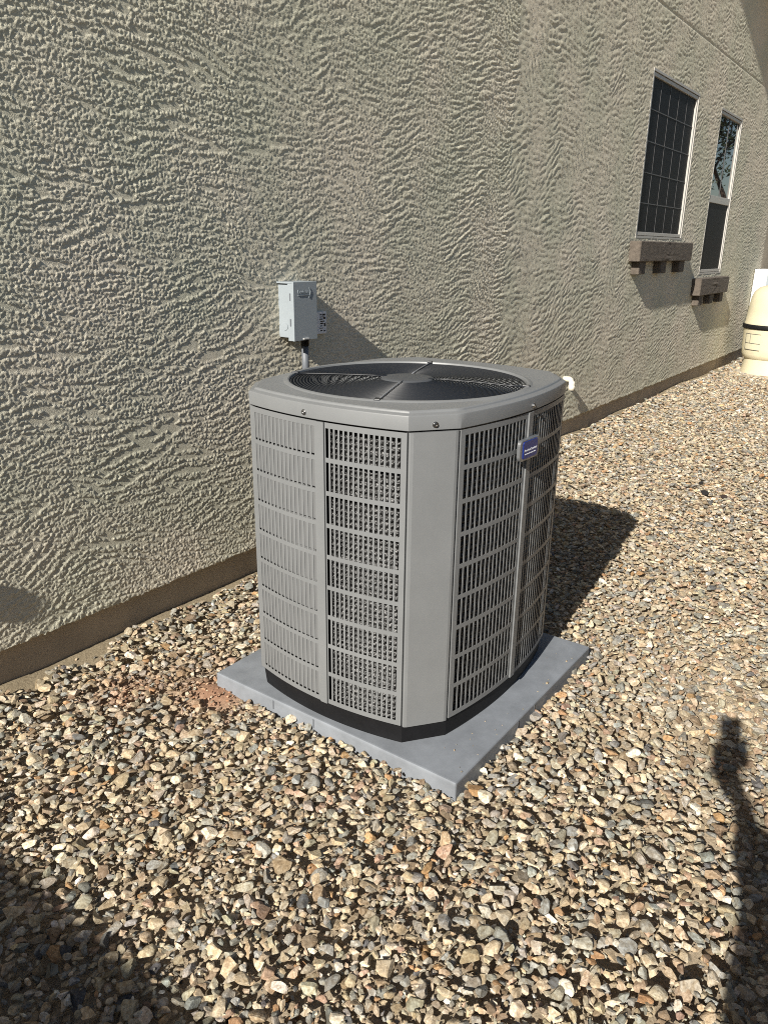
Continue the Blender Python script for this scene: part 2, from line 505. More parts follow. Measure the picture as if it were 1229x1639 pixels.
w1, (a0, a1, b0, b1) = window(0, 'dark gridded window under a sun screen, nearer of the two')
bw = 0.008
pw = (a1 - a0 - 4 * bw) / 5; ph = (b1 - b0 - 4 * bw) / 5
pane_me = MB(); pane_me.box((0, 0, 0), (pw + .004, 0.006, ph + .004))
first = None
for r in range(5):
    for c in range(5):
        px, pz = a0 + c * (pw + bw) - .002, b0 + r * (ph + bw) - .002
        if first is None: first = pane_me.build('pane', M['screen'], w1); p = first
        else: p = link('pane', first.data, w1)
        p.location = (px, WY + 0.021, pz)
for c in range(1, 5):
    m = MB(); xx = a0 + c * (pw + bw) - bw; m.box((xx, WY + .0188, b0), (xx + bw, WY + .0205, b1)); m.build('muntin', M['bar'], w1)
for r in range(1, 5):
    m = MB(); zz = b0 + r * (ph + bw) - bw; m.box((a0, WY + .0170, zz), (a1, WY + .0186, zz + bw)); m.build('muntin', M['bar'], w1)

w2, (a0, a1, b0, b1) = window(1, 'single hung window with bright glass above a dark screen, farther of the two')
m = MB(); m.box((a0, WY + .022, 2.07), (a1, WY + .030, b1)); m.build('pane', M['glass'], w2)
m = MB(); m.box((a0, WY + .016, b0), (a1, WY + .022, 1.998)); m.build('pane', M['screen'], w2)
m = MB(); m.box((a0 - .005, WY + .003, 1.998), (a1 + .005, WY + .066, 2.072)); m.build('meeting_rail', M['vinyl'], w2, bevel=.004)
m = MB(); m.box(((a0 + a1) / 2 - .006, WY + .018, 2.072), ((a0 + a1) / 2 + .006, WY + .0215, b1)); m.build('muntin', M['bar'], w2)

def rough_box(name, a, b, m, step=0.02, amp=0.006, seed=0):
    """a block with an uneven, hand-plastered surface"""
    bm = bmesh.new()
    bmesh.ops.create_cube(bm, size=1.0)
    S = Vector(b) - Vector(a); C = (Vector(a) + Vector(b)) / 2
    for v in bm.verts: v.co = Vector((v.co.x * S.x, v.co.y * S.y, v.co.z * S.z)) + C
    bmesh.ops.bevel(bm, geom=bm.edges[:], offset=0.006, segments=1, affect='EDGES')
    for _ in range(5):
        es = [e for e in bm.edges if e.calc_length() > step * 1.6]
        if not es: break
        bmesh.ops.subdivide_edges(bm, edges=es, cuts=1, use_grid_fill=True)
    from mathutils import noise
    for v in bm.verts:
        n = noise.noise(Vector((v.co.x * 9 + seed, v.co.y * 40, v.co.z * 45))) + 0.6 * noise.noise(v.co * 70)
        d = (v.co - C).normalized()
        v.co += Vector((d.x * .4, d.y * 1.5, d.z)) * amp * n
    bmesh.ops.triangulate(bm, faces=bm.faces[:])
    me = bpy.data.meshes.new(name); bm.to_mesh(me); bm.free()
    me.materials.append(m)
    return link(name, me)

def sill(x0, x1, z0, z1, zc, cw, xsn, label, seed):
    s = rough_box('window_sill', (x0, WY - .100, z0), (x1, WY + .01, z1), M['sill'], seed=seed)
    hlink(s); s['label'] = label
    for k, cx in enumerate(xsn):
        c = rough_box('corbel', (cx - cw / 2, WY - .072, zc), (cx + cw / 2, WY + .008, z0 + .004), M['sill'], amp=.003, seed=seed + k * 3.1)
        c.parent = s
sill(6.88, 8.46, 1.405, 1.575, 1.295, 0.17, (7.06, 7.66, 8.25), 'brown stone sill on three corbels below the gridded window', 3)
sill(8.97, 10.20, 1.035, 1.215, 0.925, 0.15, (9.14, 9.60, 10.06), 'brown stone sill on three corbels below the half screened window', 9)

# ------------------------------------------------------------------ GROUND
PAD = (1.59, 2.59, 0.885, 1.885)
def nfield(shape, s): return norm(gblur(rng.standard_normal(shape), s))
gx = np.arange(-1.6, 13.6, 0.025); gy = np.concatenate([np.arange(-2.4, 2.2, 0.03), np.arange(2.2, 2.4385, 0.012), [2.445]])
GX, GY = np.meshgrid(gx, gy)
g1 = nfield(GX.shape, (6, 8)); g2 = nfield(GX.shape, (2, 2))
dw = 2.438 - GY
rise = (0.052 + 0.012 * nfield(GX.shape, (50, 12))) * (1 - sstep(0.0, 0.17, dw))
GZ = -0.016 + 0.004 * g1 + 0.0022 * g2 + rise
# reddish earth bank that shows through beside the pad's back corner
def red_patch(x, y):
    return np.exp(-(((x - 1.56) / 0.13) ** 2 + ((y - 1.86) / 0.14) ** 2)) + 0.75 * np.exp(-(((x - 1.36) / 0.12) ** 2 + ((y - 2.10) / 0.10) ** 2))
GZ += 0.03 * red_patch(GX, GY) * np.exp(-(((GX - 1.56) / 0.12) ** 2))
n0 = len(gx)
ii = np.arange(len(gy) - 1)[:, None] * n0 + np.arange(n0 - 1)[None]
gf = np.stack([ii, ii + 1, ii + n0 + 1, ii + n0], -1).reshape(-1, 4)
gv = np.stack([GX, GY, GZ], -1).reshape(-1, 3)
def soil_mat():
    m = mat('yard_soil', (0.3, 0.2, 0.13), 0.95, spec=0.1)
    t = m.node_tree; b = t.nodes['Principled BSDF']
    at = t.nodes.new('ShaderNodeAttribute'); at.attribute_name = 'Col'
    geo = t.nodes.new('ShaderNodeNewGeometry')
    n = t.nodes.new('ShaderNodeTexNoise'); n.inputs['Scale'].default_value = 110; n.inputs['Detail'].default_value = 9; n.inputs['Roughness'].default_value = .75
    r = t.nodes.new('ShaderNodeValToRGB'); r.color_ramp.elements[0].position = .3; r.color_ramp.elements[1].position = .7
    r.color_ramp.elements[0].color = (.55, .52, .49, 1); r.color_ramp.elements[1].color = (1.35, 1.35, 1.33, 1)
    mx = t.nodes.new('ShaderNodeMix'); mx.data_type = 'RGBA'; mx.blend_type = 'MULTIPLY'; mx.inputs['Factor'].default_value = 1
    bp = t.nodes.new('ShaderNodeBump'); bp.inputs['Strength'].default_value = .7; bp.inputs['Distance'].default_value = .006
    t.links.new(geo.outputs['Position'], n.inputs['Vector']); t.links.new(n.outputs['Fac'], r.inputs['Fac'])
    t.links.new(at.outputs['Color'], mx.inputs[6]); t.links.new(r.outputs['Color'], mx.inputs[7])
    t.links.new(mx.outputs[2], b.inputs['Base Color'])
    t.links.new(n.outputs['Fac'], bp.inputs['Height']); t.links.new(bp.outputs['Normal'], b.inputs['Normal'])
    return m
def set_col(me, cols):
    at = me.color_attributes.new('Col', 'FLOAT_COLOR', 'POINT')
    c = np.ones((len(cols), 4), np.float32); c[:, :3] = cols
    at.data.foreach_set('color', c.ravel())
gme = mesh_np('gravel_yard', gv, gf, soil_mat(), True)
rp = np.clip(red_patch(gv[:, 0], gv[:, 1]), 0, 1)[:, None]
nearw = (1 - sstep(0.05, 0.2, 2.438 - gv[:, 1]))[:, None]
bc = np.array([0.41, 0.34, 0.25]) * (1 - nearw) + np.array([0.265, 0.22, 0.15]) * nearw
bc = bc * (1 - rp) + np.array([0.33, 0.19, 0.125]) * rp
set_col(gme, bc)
ground = link('gravel_yard', gme); tag(ground, 'side yard of bare soil under crushed gravel beside the house', kind='structure')
# the plain land around it, a step lower so that the two never share a plane
far = MB(); far.add([(-90, -90, -.06), (90, -90, -.06), (90, 90, -.06), (-90, 90, -.06)], [(0, 1, 2, 3)])
tag(far.build('ground', M['soil']), 'bare desert soil around the house', kind='structure')

# ---- stones
def ico(sub):
    bm = bmesh.new(); bmesh.ops.create_icosphere(bm, subdivisions=sub, radius=1.0)
    v = np.array([p.co[:] for p in bm.verts]); f = np.array([[q.index for q in p.verts] for p in bm.faces]); bm.free()
    return v, f
def rock_shapes(sub, n, jit):
    v0, f = ico(sub)
    out = []
    for _ in range(n):
        v = v0 * (1 + jit * rng.standard_normal((len(v0), 1)))
        for _k in range(rng.integers(7, 12)):
            nn = rng.standard_normal(3); nn /= np.linalg.norm(nn)
            d = rng.uniform(0.30, 0.78)
            t = np.maximum(0, v @ nn - d)
            v = v - t[:, None] * nn
        v /= np.abs(v).max(0)
        out.append(v)
    return np.array(out), f

PAL = np.array([(.47, .40, .29), (.43, .36, .25), (.52, .45, .34), (.58, .52, .42), (.36, .34, .29), (.29, .285, .26), (.235, .24, .22),
                (.31, .235, .155), (.25, .19, .13), (.40, .25, .13), (.37, .265, .195), (.64, .60, .52), (.12, .125, .13), (.36, .335, .26), (.30, .31, .29), (.48, .385, .27)])
PAL = (PAL * .95 + .05 * np.array([.43, .37, .285])) * np.array([1.0, 1.02, 1.06])
PW = np.array([12, 11, 10, 6, 9, 7, 5, 6, 4, 3, 4, 2.4, 2.2, 10, 6, 9.]); PW /= PW.sum()

def proj(P):
    c = (P - np.array(CAM_LOC)) @ RW
    return c[:, 0] / c[:, 2] * 1220.6 + 614.5, c[:, 1] / c[:, 2] * 1220.6 + 819.5, c[:, 2]

def scatter():
    HR2 = 0.008
    x0, x1, y0, y1 = -0.6, 12.9, -1.85, 2.42
    hx, hy = int((x1 - x0) / HR2) + 1, int((y1 - y0) / HR2) + 1
    hm = np.full((hy, hx), -0.018)
    # ground height under the stones
    cx = x0 + np.arange(hx) * HR2; cy = y0 + np.arange(hy) * HR2
    ix = np.clip(np.searchsorted(gx, cx), 0, len(gx) - 1); iy = np.clip(np.searchsorted(gy, cy), 0, len(gy) - 1)
    hm = GZ[np.ix_(iy, ix)].copy()
    wob = norm(gblur(rng.standard_normal((1, 2000)), (0, 9)))[0]; wob2 = norm(gblur(rng.standard_normal((1, 2000)), (0, 3)))[0]
    N = 230000
    # candidate positions over the ground the picture (and a step aside) can see
    X = x0 + .1 + (x1 - x0 - .2) * rng.random(N * 4); Y = y0 + .05 + (y1 - y0 - .06) * rng.random(N * 4)
    bi = np.clip(((X + 1.1) * 100).astype(int), 0, 1999)
    dwl = 2.438 - Y
    edge = 0.062 + 0.02 * wob[bi] + 0.018 * wob2[bi]
    edge = np.where(X > 3.2, edge - 0.02, edge)
    inpic = (Y > 0.017 + 0.188 * (X - 1.393) - 0.55) & (Y > 1.276 - 1.345 * (X - 0.457) - 0.75)
    seen = (Y > 0.017 + 0.188 * (X - 1.393) - 0.40) & (Y > 1.276 - 1.345 * (X - 0.457) - 0.45)
    ok = (inpic | (Y > -1.85)) & (seen | (rng.random(len(X)) < .13)) & (dwl > edge)
    ok &= ~((X > PAD[0] - .004) & (X < PAD[1] + .004) & (Y > PAD[2] - .004) & (Y < PAD[3] + .004))
    r = red_patch(X, Y)
    bare = np.exp(-(((X - 1.55) / 0.085) ** 2 + ((Y - 1.82) / 0.10) ** 2))
    ok &= rng.random(len(X)) > 0.93 * np.clip(bare * 1.5, 0, 1)
    ok &= ~((np.hypot(X - 11.0, Y - 1.8) < .42))
    # thin out with distance (stones there are a pixel or two)
    X, Y, seen = X[ok], Y[ok], seen[ok]
    dist = np.sqrt(X ** 2 + Y ** 2 + 2.25)
    sz = np.exp(rng.normal(math.log(0.0077), 0.53, len(X)))          # half the length
    sz = np.clip(sz, 0.0036, 0.025)
    sz *= 1 + 0.06 * np.clip(dist - 3.5, 0, 8)
    sz = np.where(seen, sz, sz * 1.5)
    rr = red_patch(X, Y)
    sz *= 1 - 0.45 * np.clip(rr, 0, 1)
    keep_p = 1.0 / (1 + 0.06 * np.clip(dist - 3.5, 0, 8)) ** 2
    k = rng.random(len(X)) < keep_p
    X, Y, sz, dist = X[k], Y[k], sz[k], dist[k]
    n = len(X)
    # lay the finest first so that the bigger ones end on top
    order = np.argsort(sz * rng.lognormal(0, 0.55, n))
    X, Y, sz, dist = X[order], Y[order], sz[order], dist[order]
    el = rng.uniform(.45, 1.0, n); fl = rng.uniform(.28, .64, n)
    cov = np.zeros_like(hm)
    keep = np.zeros(n, bool); Z = np.zeros(n)
    masks = {}
    for R in range(1, 9):
        g = np.arange(-R, R + 1); d2 = (g[:, None] ** 2 + g[None] ** 2) / (R + .35) ** 2
        masks[R] = (d2 <= 1, np.sqrt(np.clip(1 - d2, 0, 1)))
    for i in range(n):
        a = sz[i]; R = int(min(8, max(1, round(a * math.sqrt(el[i]) * .92 / HR2))))
        jx = int((X[i] - x0) / HR2); jy = int((Y[i] - y0) / HR2)
        if jx < R or jy < R or jx >= hx - R or jy >= hy - R: continue
        sl = (slice(jy - R, jy + R + 1), slice(jx - R, jx + R + 1))
        mk, dome = masks[R]
        hh = hm[sl][mk]
        c = a * fl[i]
        base = 0.72 * hh.mean() + 0.28 * hh.max()
        z = base + c * .45
        if z > 0.023 - .009 * max(0, 1 - max(abs(X[i] - 2.09), abs(Y[i] - 1.385), .5) / .5 + .36) / .36 + 0.004 * math.sin(X[i] * 5) * math.sin(Y[i] * 6) + max(0, .03 - (2.438 - Y[i]) * .1): continue
        keep[i] = True; Z[i] = z
        hm[sl] = np.where(mk, np.maximum(hm[sl], z + c * dome * .9), hm[sl])
    for i in np.nonzero(keep)[0]:                       # leave out what lies wholly buried
        R = int(min(8, max(1, round(sz[i] * math.sqrt(el[i]) * .92 / HR2))))
        jx = int((X[i] - x0) / HR2); jy = int((Y[i] - y0) / HR2)
        mk, dome = masks[R]
        hh = hm[jy - R:jy + R + 1, jx - R:jx + R + 1]
        if ((Z[i] + sz[i] * fl[i] * dome * .9 >= hh - .0012) & mk).sum() < .07 * mk.sum(): keep[i] = False
    return X[keep], Y[keep], Z[keep], sz[keep], el[keep], fl[keep], dist[keep]

sX, sY, sZ, sS, sE, sF, sD = scatter()
NS = len(sX)
def rand_rot(n):
    yaw = rng.uniform(0, 2 * np.pi, n); tx = rng.normal(0, .23, n); ty = rng.normal(0, .23, n)
    cz, sz_ = np.cos(yaw), np.sin(yaw); cx, sx = np.cos(tx), np.sin(tx); cy, sy = np.cos(ty), np.sin(ty)
    o, e = np.ones(n), np.zeros(n)
    Rz = np.stack([cz, -sz_, e, sz_, cz, e, e, e, o], -1).reshape(n, 3, 3)
    Rx = np.stack([o, e, e, e, cx, -sx, e, sx, cx], -1).reshape(n, 3, 3)
    Ry = np.stack([cy, e, sy, e, o, e, -sy, e, cy], -1).reshape(n, 3, 3)
    return Rx @ Ry @ Rz
sR = rand_rot(NS)
sC = PAL[rng.choice(len(PAL), NS, p=PW)] * rng.lognormal(-.03, .18, (NS, 1)) * (1 + .018 * rng.standard_normal((NS, 3)))
rr = np.clip(red_patch(sX, sY) * 1.0, 0, .8)[:, None] * (rng.random((NS, 1)) < .75)
sC = sC * (1 - rr) + np.array([.37, .23, .155]) * rng.lognormal(0, .15, (NS, 1)) * rr
sC = np.clip(sC, .02, .75)
pu, pv, pd = proj(np.stack([sX, sY, sZ], -1))
inside = (pu > -5) & (pu < 1234) & (pv > 0) & (pv < 1644) & (pd > .2)
# show the largest first: size over distance, and only stones that lie on top
score = np.where(inside & (sZ > np.quantile(sZ, .25)), sS * np.sqrt(sE) / pd, 0)
top = np.argsort(-score)[:296]
single = np.zeros(NS, bool); single[top] = True
SH2, F2 = rock_shapes(2, 40, .05)
SH1, F1 = rock_shapes(1, 30, .10)
F0 = np.array([(0, 2, 4), (2, 1, 4), (1, 3, 4), (3, 0, 4), (2, 0, 5), (1, 2, 5), (3, 1, 5), (0, 3, 5)])
SH0 = []
for _ in range(30):
    v = np.array([(1, 0, 0), (-1, 0, 0), (0, 1, 0), (0, -1, 0), (0, 0, 1), (0, 0, -1.)]) + rng.normal(0, .22, (6, 3))
    SH0.append(v / np.abs(v).max(0) * 1.12)
SH0 = np.array(SH0)
SHB, FB = rock_shapes(3, 24, .012)
pq = (sY > 0.017 + 0.188 * (sX - 1.393) - 0.3) & (sY > 1.276 - 1.345 * (sX - 0.457) - 0.35)      # in or near the picture
DET = np.sort(np.where(pq, sS / sD, 0))[-5400]
V, F, C, off = [], [], [], 0
for sel, SH, FF in ((~single & pq & (sS / sD > DET), SH2, F2), (~single & pq & (sS / sD <= DET) & (sD < 4.3), SH1, F1), (~single & ((pq & (sS / sD <= DET) & (sD >= 4.3)) | ~pq), SH0, F0)):
    idx = np.nonzero(sel)[0]
    k = rng.integers(0, len(SH), len(idx))
    v = SH[k] * np.stack([sS[idx], sS[idx] * sE[idx], sS[idx] * sF[idx]], -1)[:, None, :]
    v = np.einsum('nij,nkj->nki', sR[idx], v) + np.stack([sX[idx], sY[idx], sZ[idx]], -1)[:, None]
    nv = SH.shape[1]
    V.append(v.reshape(-1, 3)); C.append(np.repeat(sC[idx], nv, 0))
    F.append((FF[None] + (np.arange(len(idx)) * nv)[:, None, None]).reshape(-1, 3) + off)
    off += len(idx) * nv
# grit and chips in the gaps
nf = 17000
fx = 0.35 + 3.6 * rng.random(nf * 3) ** 1.15; fy = -.4 + 2.82 * rng.random(nf * 3)
ok = (fy > 0.017 + 0.188 * (fx - 1.393) - 0.3) & (fy > 1.276 - 1.345 * (fx - 0.457) - 0.4) & (2.438 - fy > .03)
ok &= (2.438 - fy > .10) | (rng.random(nf * 3) < .12)
ok &= ~((fx > PAD[0] - .004) & (fx < PAD[1] + .004) & (fy > PAD[2] - .004) & (fy < PAD[3] + .004))
fx, fy = fx[ok][:nf], fy[ok][:nf]; nf = len(fx)
fz = GZ[np.clip(np.searchsorted(gy, fy), 0, len(gy) - 1), np.clip(np.searchsorted(gx, fx), 0, len(gx) - 1)] + rng.uniform(-.001, .010, nf) * (2.438 - fy > .14)
fs_ = np.exp(rng.normal(math.log(.0042), .35, nf)); fr_ = rand_rot(nf)
fc = PAL[rng.choice(len(PAL), nf, p=PW)] * rng.lognormal(-.1, .2, (nf, 1))
frr = np.clip(red_patch(fx, fy) * 1.3, 0, .9)[:, None]; fc = fc * (1 - frr) + np.array([.36, .21, .14]) * rng.lognormal(0, .2, (nf, 1)) * frr
v = SH1[rng.integers(0, len(SH1), nf)] * np.stack([fs_, fs_ * .8, fs_ * .65], -1)[:, None, :]
v = np.einsum('nij,nkj->nki', fr_, v) + np.stack([fx, fy, fz], -1)[:, None]
nc = 46                                                     # crumbs kicked on to the pad
ci = rng.integers(0, nf, nc); cxy = np.stack([rng.uniform(1.60, 2.58, nc), rng.uniform(.89, 1.88, nc)], -1)
ed = rng.random(nc) < .6
cxy[ed, 1] = .90 + .10 * rng.random(ed.sum()) ** 2
cv = SH1[rng.integers(0, len(SH1), nc)] * (np.exp(rng.normal(math.log(.0026), .4, nc))[:, None, None] * np.array([1, .8, .6]))
cv = cv + np.concatenate([cxy, np.full((nc, 1), .0512)], 1)[:, None]
v = np.concatenate([v, cv]); fc = np.concatenate([fc, fc[ci]]); nf += nc
V.append(v.reshape(-1, 3)); C.append(np.repeat(np.clip(fc, .02, .7), SH1.shape[1], 0))
F.append((F1[None] + (np.arange(nf) * SH1.shape[1])[:, None, None]).reshape(-1, 3) + off)
gm = mesh_np('gravel', np.concatenate(V), np.concatenate(F), M['gravel'], False)
set_col(gm, np.concatenate(C))
gr = link('gravel', gm, ground); gr['kind'] = 'stuff'
print("STATS stones", NS, "tris", len(gm.polygons), "wall", len(bpy.data.meshes["stucco_wall"].polygons))
shp = []
for i in range(len(SHB)):
    shp.append(mesh_np('stone', SHB[i], FB, M['stone'], False))
for j, i in enumerate(top):
    o = link('stone', shp[j % len(shp)], ground)
    mw = Matrix(sR[i].tolist()).to_4x4() @ Matrix.Diagonal((sS[i], sS[i] * sE[i], sS[i] * sF[i], 1))
    o.matrix_local = Matrix.Translation((sX[i], sY[i], sZ[i])) @ mw
    o.color = (*sC[i], 1)
# loose stones that stand out
def odd_stone(x, y, s, col, label, k, z=.03, group=None):
    o = link('stone', shp[k], None); o.scale = (s, s * .75, s * .6); o.location = (x, y, z); o.rotation_euler = (.1, .05, k)
    o.color = (*col, 1); tag(o, label, 'stone', group)
odd_stone(5.21, 1.157, .021, (.015, .015, .016), 'small black stone on the pale gravel, farthest from the camera of three', 3)
odd_stone(5.01, 1.084, .030, (.015, .015, .016), 'largest of three black stones lying on the pale gravel', 5)
odd_stone(4.99, .955, .022, (.03, .022, .02), 'small dark brown stone right of the largest black stone', 8)
odd_stone(2.06, .535, .026, (.78, .76, .70), 'bright white stone on the gravel right of the pad', 2, z=.036)

# ------------------------------------------------------------------ PAD
pad = MB(); pad.box((PAD[0], PAD[2], -.03), (PAD[1], PAD[3], .05))
pad_o = pad.build('equipment_pad', M['pad'], bevel=.008, seg=3)
tag(pad_o, 'square blue-grey plastic pad under the air conditioner', 'equipment pad')
# notches moulded into the rim
for (ax, ay, bx_, by_) in ((PAD[0] - .001, 1.60, PAD[0] + .004, 1.606), (PAD[0] - .001, 1.42, PAD[0] + .004, 1.426), (1.98, PAD[2] - .001, 1.987, PAD[2] + .004), (2.10, PAD[2] - .001, 2.107, PAD[2] + .004)):
    m = MB(); m.box((ax, ay, .012), (bx_, by_, .044)); m.build('rim_notch', M['conduit'], pad_o)

# ------------------------------------------------------------------ AIR CONDITIONER
CX, CY = 2.10, 1.405
FCX, FCY = 2.072, 1.411        # middle of the fan opening
FX, FY = .343, .295            # half widths of the flat runs
OX, OY = .46, .385             # where the corners stand
BU = .040                      # how far the sides bow out
ac = empty('air_conditioner', (CX, CY, .05))
tag(ac, 'grey outdoor air conditioner with bowed louvered sides and a round fan guard on top', 'air conditioner')
ACI = Matrix.Translation((-CX, -CY, -.05))
def al(o):
    o.parent = ac; o.matrix_parent_inverse = ACI
    return o

def face_pt(face, t, off=0.0):
    """point on a bowed side; t -1..1 runs to the right as seen from outside; off is outward"""
    b = BU * (1 - t * t)
    if face in 'LR':
        n = np.array([OX + b, FY * t]); d = np.array([-2 * BU * t, FY])
    else:
        n = np.array([OY + b, FX * t]); d = np.array([-2 * BU * t, FX])
    d = d / np.hypot(*d); nn = np.array([d[1], -d[0]])
    p = n + nn * off
    if face == 'L': return CX - p[0], CY - p[1]
    if face == 'F': return CX + p[1], CY - p[0]
    if face == 'R': return CX + p[0], CY + p[1]
    return CX - p[1], CY + p[0]

def outline(n=24, off=0.0):
    pts = []
    for f in 'LFRB':
        for t in np.linspace(-1, 1, n): pts.append(face_pt(f, t, off))
    return pts
OUT = np.array(outline(40)) - np.array([CX, CY])
OA = np.unwrap(np.arctan2(OUT[:, 1], OUT[:, 0]))
def r_out(phi):
    """distance from the middle to the outline along phi"""
    d = np.array([math.cos(phi), math.sin(phi)]); best = 0
    P, Q = OUT, np.roll(OUT, -1, 0)
    e = Q - P
    den = d[0] * e[:, 1] - d[1] * e[:, 0]
    den = np.where(abs(den) < 1e-9, 1e-9, den)
    s = (P[:, 0] * e[:, 1] - P[:, 1] * e[:, 0]) / den
    u = (P[:, 0] * d[1] - P[:, 1] * d[0]) / den
    ok = (s > 0) & (u >= -1e-6) & (u <= 1 + 1e-6)
    return s[ok].min()

# louvered panels: real slots cut through a curved sheet
def panel(face, t0, t1, ml, mr, z0, z1, nsl, rows, th=.0012, proud=0.0):
    rail = .0135
    sb = [t0]; a, b = t0 + ml, t1 - mr
    fr = .72 if face in 'FB' else .63
    p = (b - a) / (nsl - 1 + fr); sw = p * fr
    for i in range(nsl): sb += [a + i * p, a + i * p + sw]
    sb.append(t1)
    zb = [z0]; za, zc = z0 + .016, z1 - .016
    hp = (zc - za + rail) / rows
    for i in range(rows): zb += [za + i * hp, za + i * hp + hp - rail]
    zb.append(z1)
    ns, nz = len(sb) - 1, len(zb) - 1
    hole = np.zeros((nz, ns), bool); hole[1::2, 1::2] = True
    front = [[(*face_pt(face, t, proud), z) for t in sb] for z in zb]
    back = [[(*face_pt(face, t, proud - th), z) for t in sb] for z in zb]
    vs = [p for r in front for p in r] + [p for r in back for p in r]
    K = ns + 1; B = K * (nz + 1)
    fs = []
    for j in range(nz):
        for i in range(ns):
            if hole[j, i]: continue
            a0 = j * K + i
            fs.append((a0, a0 + 1, a0 + K + 1, a0 + K)); fs.append((B + a0, B + a0 + K, B + a0 + K + 1, B + a0 + 1))
            def wall(j2, i2, u, v):
                if j2 < 0 or i2 < 0 or j2 >= nz or i2 >= ns or hole[j2, i2]: fs.append((v, u, B + u, B + v))
            wall(j - 1, i, a0, a0 + 1); wall(j + 1, i, a0 + K + 1, a0 + K); wall(j, i - 1, a0 + K, a0); wall(j, i + 1, a0 + 1, a0 + K + 1)
    m = MB(); m.add(vs, fs)
    o = al(m.build('louver_panel', M['paint']))
    return o, sb, zb
PZ0, PZ1 = .122, 1.034
def sheet(face, t0, t1, z0, z1, off, th, name, m, n=10, parent=None):
    mb = MB(); ts = np.linspace(t0, t1, n)
    vs = []
    for t in ts:
        for o_ in (off, off - th):
            x, y = face_pt(face, t, o_)
            vs += [(x, y, z0), (x, y, z1)]
    fs = []
    for i in range(n - 1):
        a = i * 4; b = a + 4
        fs += [(a, b, b + 1, a + 1), (a + 2, a + 3, b + 3, b + 2), (a + 1, b + 1, b + 3, a + 3), (a, a + 2, b + 2, b)]
    fs += [(0, 1, 3, 2), ((n - 1) * 4, (n - 1) * 4 + 2, (n - 1) * 4 + 3, (n - 1) * 4 + 1)]
    mb.add(vs, fs)
    return al(mb.build(name, m))

for f in 'LFRB':
    fold = (.030, .125) if f in 'LR' else (-.035, .055)
    lp, sb, zb = panel(f, -.988, fold[0], .07 if f in 'LR' else .05, .035, PZ0, PZ1, 15, 9)
    if f == 'L':
        lp['label'] = 'louver panel closed off by a grey sheet behind its slots'
        # sheet that closes the slots, row by row, a finger's breadth short of each slot's foot
        for j in range(1, len(zb) - 1, 2):
            sheet(f, -.95, fold[0] - .01, zb[j] + .006, zb[j + 1] + .004, -.0017, .002, 'backing_strip', M['slot_shade'], 8)
        sheet(f, -.96, fold[0] + .01, PZ0, PZ1, -.022, .002, 'control_box_side', M['slot_shade'], 8)
    panel(f, fold[1], .988, .012, .055, PZ0, PZ1, 15, 9)
    # raised fold between the two panels
    x = sheet(f, fold[0] + .004, fold[1] - .004, PZ0, PZ1, .0045, .006, 'panel_fold', M['paint'], 4)

for f in 'LFRB':            # the panels' returned edges beside the posts
    for a_, b_ in ((-.988, -.981), (.981, .988)): sheet(f, a_, b_, PZ0, PZ1, -.0016, .014, 'panel_flange', M['paint'], 2)

# corner posts: flat chamfers with rolled edges
for f, g in (('L', 'F'), ('F', 'R'), ('R', 'B'), ('B', 'L')):
    p0 = np.array(face_pt(f, .993, 0)); q0 = np.array(face_pt(f, .975, -.016))
    p1 = np.array(face_pt(g, -.993, 0)); q1 = np.array(face_pt(g, -.975, -.016))
    d = (p1 - p0) / np.linalg.norm(p1 - p0); nn = np.array([d[1], -d[0]])
    if nn @ (p0 - np.array([CX, CY])) < 0: nn = -nn
    p0 = p0 + d * .0045; p1 = p1 - d * .0045
    a1 = p0 + d * .003 + nn * .003; a2 = p0 + d * .011 + nn * .005; b1 = p1 - d * .003 + nn * .003; b2 = p1 - d * .011 + nn * .005
    loop = [q0, p0 - nn * .004, p0, a1, a2, (a2 + b2) / 2 + nn * .0004, b2, b1, p1, p1 - nn * .004, q1]
    vs = [(*p, PZ0 - .004) for p in loop] + [(*p, PZ1) for p in loop]
    L = len(loop); fs = [(i, i + 1, L + i + 1, L + i) for i in range(L - 1)]
    fs += [tuple(range(L, 2 * L)), tuple(range(L - 1, -1, -1))]
    m = MB(); m.add(vs, fs); al(m.build('corner_post', M['paint'], smooth=False))

